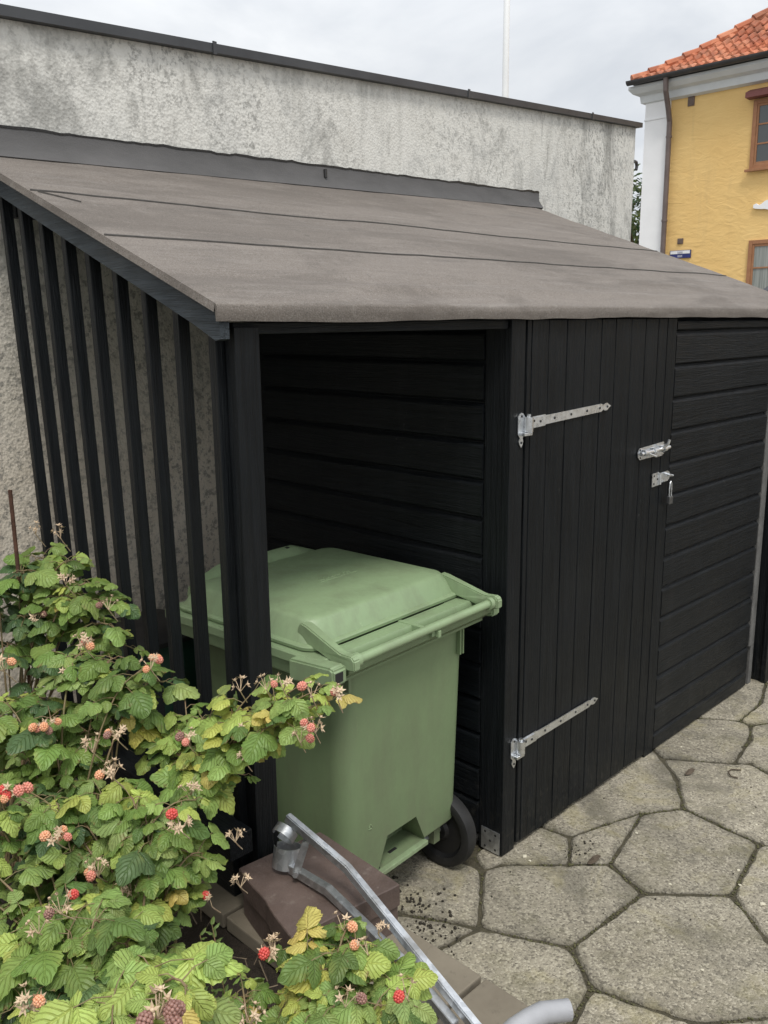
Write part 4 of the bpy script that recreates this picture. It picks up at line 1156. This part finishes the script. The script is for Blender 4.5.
class Leaves:
    def __init__(s): s.V = []; s.C = []; s.U = []; s.F = []; s.n = 0
    def add(s, tpl, Mx, tint):
        V, U, F = tpl; A = np.array(Mx)
        s.V.append(V @ A[:3, :3].T + A[:3, 3]); s.U.append(U)
        g = np.tile(np.array([*tint, 1.0]), (len(V), 1))
        s.C.append(g); s.F.append(F + s.n); s.n += len(V)
    def build(s, name, mat, parent):
        V = np.concatenate(s.V); F = np.concatenate(s.F); U = np.concatenate(s.U); Cc = np.concatenate(s.C)
        me = bpy.data.meshes.new(name); me.vertices.add(len(V)); me.vertices.foreach_set('co', V.astype(np.float32).ravel())
        me.loops.add(F.size); me.loops.foreach_set('vertex_index', F.astype(np.int32).ravel())
        me.polygons.add(len(F)); me.polygons.foreach_set('loop_start', np.arange(0, F.size, 4, dtype=np.int32))
        me.update(calc_edges=True)
        a = me.attributes.new('tint', 'FLOAT_COLOR', 'POINT'); a.data.foreach_set('color', Cc.astype(np.float32).ravel())
        a = me.attributes.new('luv', 'FLOAT_VECTOR', 'POINT'); a.data.foreach_set('vector', U.astype(np.float32).ravel())
        me.polygons.foreach_set('use_smooth', np.ones(len(F), dtype=bool))
        return link(name, me, mat, parent)
def frame(pos, d, nrm, s):
    d = d.normalized(); x = d.cross(nrm)
    if x.length < 1e-4: x = d.cross(Vector((1, 0, 0)))
    x.normalize(); z = x.cross(d)
    Mx = Matrix((x*s, d*s, z*s)).transposed().to_4x4(); Mx.translation = pos; return Mx
PAL = {'green': [(.185, .290, .066), (.218, .335, .082), (.160, .255, .060), (.250, .360, .102), (.126, .208, .054), (.282, .385, .125)],
       'lime': [(.36, .48, .12), (.45, .54, .13), (.30, .43, .12)], 'yellow': [(.56, .54, .13), (.60, .50, .15), (.48, .52, .12)],
       'deep': [(.065, .120, .048), (.08, .145, .055), (.095, .165, .062)], 'dry': [(.33, .20, .09), (.28, .16, .08)]}
def tint(r, mixw):
    k = r.choices(list(mixw), list(mixw.values()))[0]; c = r.choice(PAL[k]); f = r.uniform(.85, 1.15)
    return (c[0]*f, c[1]*f, c[2]*f)
def compound(L, cb, pos, d, r, size, mixw, n=3):
    """petiole + leaflets"""
    pl = size*r.uniform(.7, 1.1)
    d = d.normalized(); side = d.cross(Vector((0, 0, 1))).normalized()
    mid = pos + d*pl*.5 + Vector((0, 0, .004)); end = pos + d*pl + Vector((0, 0, -.004))
    tube(cb, [pos, mid, end], [.0012, .001, .0009], 4, caps=False)
    c = tint(r, mixw)
    up = (Vector((0, 0, 1)) + Vector((r.gauss(0, .35), r.gauss(0, .35), 0)) + (CAMDIR*r.uniform(0, .5))).normalized()
    def var(): f = r.uniform(.9, 1.12); return (c[0]*f*r.uniform(.93, 1.07), c[1]*f, c[2]*f)
    down = Vector((0, 0, -r.uniform(.1, .75)))
    L.add(r.choice(TEMPL), frame(end, d+down, up, size*1.08), var())
    for s in (-1, 1):
        q = end - d*pl*.10
        L.add(r.choice(TEMPL), frame(q, (d*.35+side*s)+Vector((0, 0, -r.uniform(.05, .65))), up, size*r.uniform(.74, .9)), var())
    if n == 5:
        for s in (-1, 1):
            q = end - d*pl*.55
            L.add(r.choice(TEMPL), frame(q, (d*.15+side*s)+Vector((0, 0, -r.uniform(.05, .6))), up, size*r.uniform(.6, .75)), var())
CAMDIR = Vector((-.65, -.5, .25))
# berries
def berry_mesh(seed):
    r = random.Random(seed); bm = bmesh.new(); pts = []
    for lat in (-60, -30, 0, 30, 60, 88):
        n = {-60: 5, -30: 8, 0: 10, 30: 8, 60: 5, 88: 1}[lat]
        for k in range(n):
            a = 2*math.pi*(k+ (lat/30 % 2)*.5)/n; rr = math.cos(R(lat)); pts.append((rr*math.cos(a)*.0068, rr*math.sin(a)*.0068, -math.sin(R(lat))*.0078))
    for p in pts:
        bmesh.ops.create_icosphere(bm, subdivisions=1, radius=.0029, matrix=Matrix.Translation(p))
    me = bpy.data.meshes.new('berry'); bm.to_mesh(me); bm.free(); me.polygons.foreach_set('use_smooth', [True]*len(me.polygons)); return me
BM_ = {}
for k_, mm in BER.items():
    me = berry_mesh(3); me.materials.append(mm); BM_[k_] = me
def cluster(parent, pos, r, kinds, ncal, spread=.022, size=1.0):
    """fruit cluster: pedicels with calyx stars; berries as children"""
    bm = nb(); berries = []
    tube(bm, [pos-Vector((0, 0, .018)), pos+Vector((.012, .009, -.035)), pos+Vector((.04, .03, -.07))], .0014, 5, caps=False)
    items = [('b', k) for k in kinds] + [('c', None)]*ncal
    for kind, col in items:
        d = Vector((r.gauss(0, 1), r.gauss(0, 1), r.uniform(-.3, 1.0))).normalized()
        p = pos + d*spread*r.uniform(.6, 1.2)
        tube(bm, [pos - Vector((0, 0, .02)), p-d*.004], .0008, 4, caps=False)
        ad = (d + Vector((0, 0, .5 if kind == 'c' else -1.0))).normalized()
        # sepals
        s = ad.cross(Vector((0, 1, .2))).normalized(); u = ad.cross(s)
        nseg = 5; L_ = .0085*size*r.uniform(.8, 1.2)
        c0 = bm.verts.new(p)
        for k in range(nseg):
            a = 2*math.pi*k/nseg+r.uniform(-.2, .2); dv = s*math.cos(a)+u*math.sin(a); sd = s*math.cos(a+1.57)+u*math.sin(a+1.57)
            lift = ad*(r.uniform(.2, .7)*L_) if kind == 'c' else ad*(-.25*L_)
            v1 = bm.verts.new(p+dv*L_*.45+sd*L_*.26+lift*.3); v2 = bm.verts.new(p+dv*L_*1.25+lift); v3 = bm.verts.new(p+dv*L_*.45-sd*L_*.26+lift*.3)
            bm.faces.new((c0, v1, v2, v3))
        if kind == 'c':
            bmesh.ops.create_icosphere(bm, subdivisions=1, radius=.0032*size, matrix=Matrix.Translation(p+ad*.002))
        else: berries.append((p+ad*.0085*size, ad, col))
    o = obj('fruit_cluster', bm, M['calyx'], parent)
    for p, ad, col in berries:
        q = bpy.data.objects.new('berry', BM_[col]); COL.objects.link(q); q.parent = o
        q.location = p - world_loc(o); q.rotation_euler = ad.to_track_quat('-Z', 'Y').to_euler()
        sz = size*r.uniform(.85, 1.15); q.scale = (sz, sz, sz)
    return o
def bush(label, tips, root_c, seed, mixw, size=.062, nleaf=9, spread=.10, spacing=.036, name='raspberry_bush', clusters=(), five=.25, dup=True, hub=None, grp='raspberry bushes in the raised bed'):
    r = random.Random(seed); th = thing(name, (root_c[0], root_c[1], .36), label, 'bush', grp)
    L = Leaves(); cb = nb()
    tips = list(tips) + [((Vector(t_)+Vector((r.gauss(0, .035), r.gauss(0, .035), r.uniform(-.13, -.03)))), m_) for q_, (t_, m_) in enumerate(tips) if q_ % 5 in (0, 2) and dup]
    for (tip, mw) in tips:
        tipv = Vector(tip)
        root = Vector((root_c[0]+r.uniform(-spread, spread), root_c[1]+r.uniform(-spread, spread), .33))
        if hub is not None:
            if tip is tips[0][0]: tube(cb, [root, root.lerp(hub, .5)+Vector((0, 0, .03)), hub], [.005, .004, .003], 6, caps=False)
            root = Vector(hub)
        ctrl = Vector((root.x*.55+tipv.x*.45+r.uniform(-.03, .03), root.y*.55+tipv.y*.45+r.uniform(-.03, .03), (tipv.z+.10 if hub is None else (tipv.z+root.z)/2+.02)+r.uniform(-.02, .06)))
        pts = []
        for k in range(15):
            f = k/14; pts.append(root*(1-f)**2 + ctrl*2*f*(1-f) + tipv*f*f)
        tube(cb, pts, [.0042-.0028*k/14 for k in range(15)], 5, caps=False)
        # leaves from the tip backwards
        az = r.uniform(0, 6.28); dist = 0; prevp = tipv
        tot = sum((pts[k+1]-pts[k]).length for k in range(14))
        for q in range(nleaf+2):
            s_ = max(0, 1-(q*spacing*.88)/tot); x = s_*14; k = min(13, int(x)); p = pts[k].lerp(pts[k+1], x-k)
            if p.z < .5: break
            az += 2.4 + r.uniform(-.4, .4)
            h = Vector((math.cos(az), math.sin(az), r.uniform(.0, .55)))
            if q == 0: h = (pts[14]-pts[12]).normalized() + Vector((0, 0, .2))
            compound(L, cb, p, h, r, .88*size*r.choice([.55, .7, .85, 1.0, 1.2])*r.uniform(.9, 1.1)*(.75 if q < 2 else 1), mw or mixw, 5 if r.random() < five else 3)
    L.build('foliage', M['leaf'], th)
    obj('canes', cb, M['cane'], th, smooth=True)
    for (px, py, X, kinds, nc, sz) in clusters:
        cluster(th, at_x(px, py, X).lerp(CAM, .045), r, kinds, nc+2, .021*sz, sz*1.08)
    return th
G1 = {'green': 8, 'lime': 1.2, 'deep': 1.5}
GY = {'green': 2.5, 'lime': 4, 'yellow': 2.5, 'dry': .08}
GD = {'deep': 5, 'green': 2}
GL = {'green': 5, 'lime': 2.5, 'yellow': .25}
def T(lst): return [(at_x(px, py, X), mw) for px, py, X, mw in lst]
bush('raspberry bush growing up against the slatted fence, furthest back', T([(45, 560, -1.34, None), (78, 562, -1.33, None), (98, 585, -1.32, GL), (112, 605, -1.31, None), (60, 610, -1.36, GL), 
    (25, 575, -1.45, GD), (2, 590, -1.5, GD), (115, 628, -1.32, None), (75, 600, -1.38, None), (-25, 610, -1.55, GD), (-60, 600, -1.6, GD), (-70, 640, -1.65, GD), (-110, 620, -1.75, GD), (8, 650, -1.52, GD), (40, 660, -1.46, GD), (80, 625, -1.33, None)]),
    (-1.50, .75), 1, G1, size=.060, nleaf=9,
    clusters=[(60, 532, -1.35, [], 3, 1), (35, 528, -1.36, [], 2, .9), (65, 578, -1.38, [], 4, 1.1), (35, 618, -1.42, ['brown'], 3, 1.1), (108, 603, -1.33, ['brown'], 2, 1)])
bush('raspberry bush with pale orange berries in front of the fence, mid left', T([(85, 655, -1.46, None), (118, 660, -1.42, None), (150, 672, -1.38, None), (140, 695, -1.40, GL), (100, 690, -1.46, GL), (20, 700, -1.6, None),
    (-5, 705, -1.68, None), (40, 735, -1.6, None), (90, 735, -1.52, None), (15, 750, -1.68, GL), (70, 765, -1.6, None), (50, 720, -1.6, None), (-20, 740, -1.7, None), (-70, 735, -1.85, None), (-60, 780, -1.9, GL), (-120, 760, -2.0, None)]),
    (-1.62, .10), 2, G1, size=.066, nleaf=10,
    clusters=[(150, 662, -1.40, ['orange', 'orange', 'orange', 'pink'], 1, 1), (84, 641, -1.47, ['pink', 'orange'], 4, 1.1), (66, 672, -1.50, [], 4, 1.1), (45, 724, -1.62, ['orange', 'pink', 'orange', 'orange', 'brown'], 1, 1.0),
              (3, 664, -1.66, ['orange'], 5, 1.2), (117, 733, -1.50, ['orange', 'brown'], 3, 1.0), (92, 745, -1.56, [], 6, 1.1)])
bush('tall raspberry cane with yellowing leaves and pink berries reaching across the post', T([(318, 690, -1.21, GY), (300, 685, -1.22, GY), (285, 705, -1.23, GY), (332, 700, -1.20, GY), (295, 718, -1.22, GY), (270, 698, -1.24, GY), (312, 708, -1.21, GY), (288, 738, -1.22, GY), (262, 720, -1.25, GY), (255, 690, -1.25, GY), (305, 725, -1.23, GY), (185, 700, -1.33, GL), (200, 715, -1.33, None),
    (165, 725, -1.37, None), (212, 735, -1.33, None), (190, 755, -1.38, GL), (235, 745, -1.30, GY), (160, 760, -1.42, None), (215, 705, -1.30, GL), (232, 715, -1.29, GL), (205, 765, -1.36, None), (178, 775, -1.40, None), (245, 775, -1.30, GL), (150, 745, -1.42, None), (175, 735, -1.38, None)]),
    (-1.52, -.12), 3, GL, size=.060, nleaf=8, spacing=.026, spread=.05, dup=False, hub=at_x(200, 782, -1.39),
    clusters=[(240, 684, -1.28, [], 3, 1), (266, 682, -1.24, ['pink'], 2, 1), (312, 690, -1.22, ['pink'], 3, 1), (338, 693, -1.22, ['pink'], 3, 1), (315, 725, -1.23, ['pink', 'pink'], 4, 1), (283, 682, -1.24, [], 3, 1), (300, 735, -1.23, ['pink'], 2, 1),
              (245, 755, -1.30, [], 6, .9), (188, 738, -1.38, ['pink', 'brown'], 2, 1), (190, 788, -1.42, [], 5, 1), (240, 730, -1.28, ['pink'], 2, 1)])
bush('broad leafy raspberry bush in the lower left with red and orange berries', T([(10, 790, -1.74, None), (50, 800, -1.68, None), (90, 795, -1.62, GL), (130, 800, -1.58, GL), (160, 815, -1.54, None), (150, 840, -1.56, GL), (185, 840, -1.52, None),
    (205, 855, -1.48, None), (110, 840, -1.62, GL), (70, 835, -1.68, None), (30, 840, -1.74, None), (40, 880, -1.74, GD), (140, 815, -1.58, None), (195, 800, -1.48, GL),
    (60, 815, -1.68, None), (-15, 830, -1.8, None), (-70, 850, -1.95, None), (-50, 900, -1.95, None)]),
    (-1.70, -.30), 4, {'green': 7, 'lime': 1.8, 'deep': 1.5, 'yellow': .1}, size=.060, nleaf=9,
    clusters=[(15, 787, -1.78, ['red', 'red', 'pink', 'orange', 'pink'], 2, 1.15), (57, 836, -1.72, ['orange', 'orange', 'pink', 'orange'], 1, 1.05), (112, 770, -1.62, ['orange'], 5, 1.1), (97, 869, -1.68, ['pink', 'orange'], 7, 1.1), (180, 823, -1.54, ['red'], 6, 1.1),
              (132, 886, -1.62, [], 8, 1.2), (146, 938, -1.66, ['orange'], 0, 1.0), (240, 880, -1.40, [], 4, .9), (235, 835, -1.36, [], 5, .9), (212, 900, -1.46, ['red'], 0, .9)])
bush('raspberry bush with large pale green leaves at the bottom left corner', T([(20, 920, -1.86, None), (55, 910, -1.84, GL), (100, 925, -1.80, GL), (125, 945, -1.78, GL), (80, 955, -1.84, None), (30, 960, -1.90, None), (60, 985, -1.90, GD), (105, 985, -1.84, GD), (0, 985, -1.94, GD), (135, 965, -1.78, None), (10, 1010, -1.98, None), (70, 935, -1.85, GL), (40, 945, -1.88, None)]),
    (-1.86, -.42), 5, {'green': 6, 'lime': 1.5}, size=.072, nleaf=7,
    clusters=[(60, 905, -1.85, ['red', 'brown'], 2, 1), (38, 925, -1.88, [], 4, 1), (28, 1000, -1.97, ['orange'], 7, 1.1)])
bush('bright yellow-green raspberry bush beside the steel bar, bottom centre', T([(295, 952, -1.47, GY), (300, 955, -1.48, GY), (350, 925, -1.40, GL), (335, 960, -1.45, GY), (375, 950, -1.40, GL), (395, 985, -1.42, None), (360, 990, -1.46, GY), (310, 990, -1.52, GY),     (330, 1020, -1.56, GL), (240, 975, -1.54, GL), (250, 1005, -1.56, None), (228, 1000, -1.58, GL), (400, 1015, -1.45, None), (370, 1020, -1.5, None), (352, 955, -1.42, GY)]),
    (-1.56, -.75), 6, {'green': 3, 'lime': 3.5, 'yellow': .8}, size=.058, nleaf=7, spread=.14,
    clusters=[(272, 946, -1.50, ['red'], 6, 1.15), (343, 922, -1.38, ['orange'], 0, 1), (368, 946, -1.40, ['orange'], 0, 1), (407, 990, -1.42, ['red'], 1, 1), (345, 998, -1.50, ['brown'], 1, 1), (250, 1015, -1.62, [], 5, 1.1), (378, 925, -1.38, [], 2, .8)])
bush('closest raspberry shoot with crinkled lime leaves and dull brown berries, bottom edge', T([(150, 985, -1.98, {'lime': 1}), (190, 990, -1.96, {'lime': 1}), (115, 1020, -2.04, {'lime': 1}), (170, 1020, -2.0, GL), (190, 1030, -1.95, {'green': 1})]),
    (-1.97, -.72), 8, {'lime': 3, 'green': 1}, size=.060, nleaf=3, spread=.05,
    clusters=[(157, 1005, -2.02, ['brown', 'brown', 'brown', 'brown', 'brown'], 3, .95)])
# narrow weed
wd = thing('weed', (-1.52, -.45, .36), 'thin upright weed with narrow leaves growing in bare soil', 'weed')
L = Leaves(); cb = nb(); r = random.Random(9)
for (px, py) in ((212, 925), (200, 935), (190, 960)):
    tipv = at_x(px, py, -1.56); root = Vector((-1.54+r.uniform(-.02, .02), -.42+r.uniform(-.02, .02), .36))
    pts = [root.lerp(tipv, k/8)+Vector((0, 0, .02*math.sin(k/8*3.14))) for k in range(9)]; tube(cb, pts, .0014, 4, caps=False)
    for k in range(26):
        f = .35+.65*k/25; p = root.lerp(tipv, f); a = r.uniform(0, 6.28)
        L.add(r.choice(TSM), frame(p, Vector((math.cos(a), math.sin(a), .9)), Vector((0, 0, 1)), .020), (.16, .24, .07))
L.build('foliage', M['leaf'], wd); obj('stem', cb, M['cane'], wd)
# litter and small weeds on soil
b = nb(); r = random.Random(12)
for k in range(260):
    x = r.uniform(-2.0, -1.3); y = r.uniform(-1.1, .6); a = r.uniform(0, 3.14); l = r.uniform(.02, .09)
    z = .40 + r.uniform(-.02, .02); tube(b, [(x, y, z), (x+l*math.cos(a), y+l*math.sin(a), z+r.uniform(-.006, .012))], r.uniform(.0008, .002), 4, caps=False)
M['litter'] = simple('dry_stalks', (.10, .075, .05), (.24, .19, .13), 30, .9)
tag(obj('soil_litter', b, M['litter']), 'dry stalks and litter lying on the garden soil', 'litter', kind='stuff')

# far tree between building and house
tr = thing('leafy_tree', (17.5, 13.6, 0), 'dark green tree glimpsed between the white building and yellow house', 'tree')
L = Leaves(); r = random.Random(3); tb = nb(); c0 = CAM + ray(634, 215)*26
tube(tb, [(c0.x, c0.y, -.1), (c0.x+.1, c0.y, 2.5), (c0.x-.1, c0.y+.1, 5.0)], [.28, .2, .08], 10)
for k in range(7): 
    a = k*.9; tube(tb, [(c0.x, c0.y, 2.2+.3*k), (c0.x+1.3*math.cos(a), c0.y+1.3*math.sin(a), 3.2+.35*k)], [.09, .02], 6)
clumps = [(c0.x+r.gauss(0, .9), c0.y+r.gauss(0, .9), r.uniform(1.6, 6.1)) for _ in range(60)]
for cx, cy, cz in clumps:
    for q in range(70):
        d = Vector((r.gauss(0, 1), r.gauss(0, 1), r.gauss(0, 1))).normalized()
        p = Vector((cx, cy, cz)) + d*r.uniform(.1, .42)
        L.add(TSM[q % 3], frame(p, (d+Vector((r.gauss(0, .6), r.gauss(0, .6), -.3))), Vector((r.gauss(0, .5), r.gauss(0, .5), 1)), r.uniform(.12, .2)), (.035*r.uniform(.7, 1.4), .07*r.uniform(.8, 1.3), .035))
L.build('crown', M['leaf'], tr); obj('trunk', tb, M['bark'], tr)

# separate pieces of small fittings into parts of their own
def islands(me):
    bm = bmesh.new(); bm.from_mesh(me); bm.verts.ensure_lookup_table(); seen = set(); out = []
    for v in bm.verts:
        if v.index in seen: continue
        st = [v]; seen.add(v.index); comp = []
        while st:
            a = st.pop(); comp.append(a.index)
            for e in a.link_edges:
                o_ = e.other_vert(a)
                if o_.index not in seen: seen.add(o_.index); st.append(o_)
        out.append(set(comp))
    bm.free(); return out
def split(o):
    isl = islands(o.data)
    if len(isl) < 2: return
    src = o.data
    for k, comp in enumerate(isl):
        bm = bmesh.new(); bm.from_mesh(src)
        bmesh.ops.delete(bm, geom=[v for v in bm.verts if v.index not in comp], context='VERTS')
        me = bpy.data.meshes.new(o.name.split('.')[0]); bm.to_mesh(me); bm.free()
        for mm in src.materials: me.materials.append(mm)
        if k == 0: o.data = me
        else:
            c = o.copy(); c.data = me; COL.objects.link(c)
for o in list(bpy.data.objects):
    if o.type == 'MESH' and o.name.split('.')[0] in SPLIT: split(o)

# ================================================================== LIGHT
w = bpy.data.worlds.new('World'); sc.world = w; w.use_nodes = True; nt = w.node_tree; N = nt.nodes
bg = N['Background']
sky = N.new('ShaderNodeTexSky'); sky.sky_type = 'NISHITA'; sky.sun_disc = False
SE, SAZ = 60, 215
sky.sun_elevation = R(SE); sky.sun_rotation = R(SAZ); sky.air_density = 1.5; sky.dust_density = 4
tc = N.new('ShaderNodeTexCoord'); mp = N.new('ShaderNodeMapping'); mp.inputs['Scale'].default_value = (1, 1, 2.4); nt.links.new(tc.outputs['Generated'], mp.inputs[0])
nz = N.new('ShaderNodeTexNoise'); nz.inputs['Scale'].default_value = 3.0; nz.inputs['Detail'].default_value = 6; nz.inputs['Roughness'].default_value = .55; nz.inputs['Distortion'].default_value = .3
nt.links.new(mp.outputs[0], nz.inputs['Vector'])
cr = N.new('ShaderNodeValToRGB'); e = cr.color_ramp.elements
e[0].position = .36; e[0].color = (6.2, 6.5, 6.95, 1); e[1].position = .62; e[1].color = (8.7, 8.85, 9.0, 1)
nt.links.new(nz.outputs['Fac'], cr.inputs[0])
sx = N.new('ShaderNodeSeparateXYZ'); nt.links.new(tc.outputs['Generated'], sx.inputs[0])
mr = N.new('ShaderNodeMapRange'); mr.inputs['From Min'].default_value = .25; mr.inputs['From Max'].default_value = 1; mr.inputs['To Min'].default_value = 1.0; mr.inputs['To Max'].default_value = 1.9
nt.links.new(sx.outputs['Z'], mr.inputs['Value'])
mu = N.new('ShaderNodeVectorMath'); mu.operation = 'SCALE'; nt.links.new(cr.outputs[0], mu.inputs[0]); nt.links.new(mr.outputs[0], mu.inputs['Scale'])
mx = N.new('ShaderNodeMix'); mx.data_type = 'RGBA'; mx.inputs[0].default_value = .93
nt.links.new(sky.outputs[0], mx.inputs[6]); nt.links.new(mu.outputs[0], mx.inputs[7]); nt.links.new(mx.outputs[2], bg.inputs['Color'])
bg.inputs['Strength'].default_value = .095
sd = bpy.data.lights.new('sun', 'SUN'); sd.energy = 1.7; sd.angle = R(14); sd.color = (1, .96, .90)
so = bpy.data.objects.new('sun', sd); COL.objects.link(so)
az = R(SAZ); sdir = Vector((math.sin(az)*math.cos(R(SE)), math.cos(az)*math.cos(R(SE)), math.sin(R(SE))))
so.rotation_euler = sdir.to_track_quat('Z', 'Y').to_euler(); so.location = sdir*30
vs_ = sc.view_settings; vs_.view_transform = 'Standard'; vs_.look = 'None'; vs_.exposure = 0.30; vs_.gamma = 1; vs_.use_curve_mapping = False
sc.render.engine = 'CYCLES'
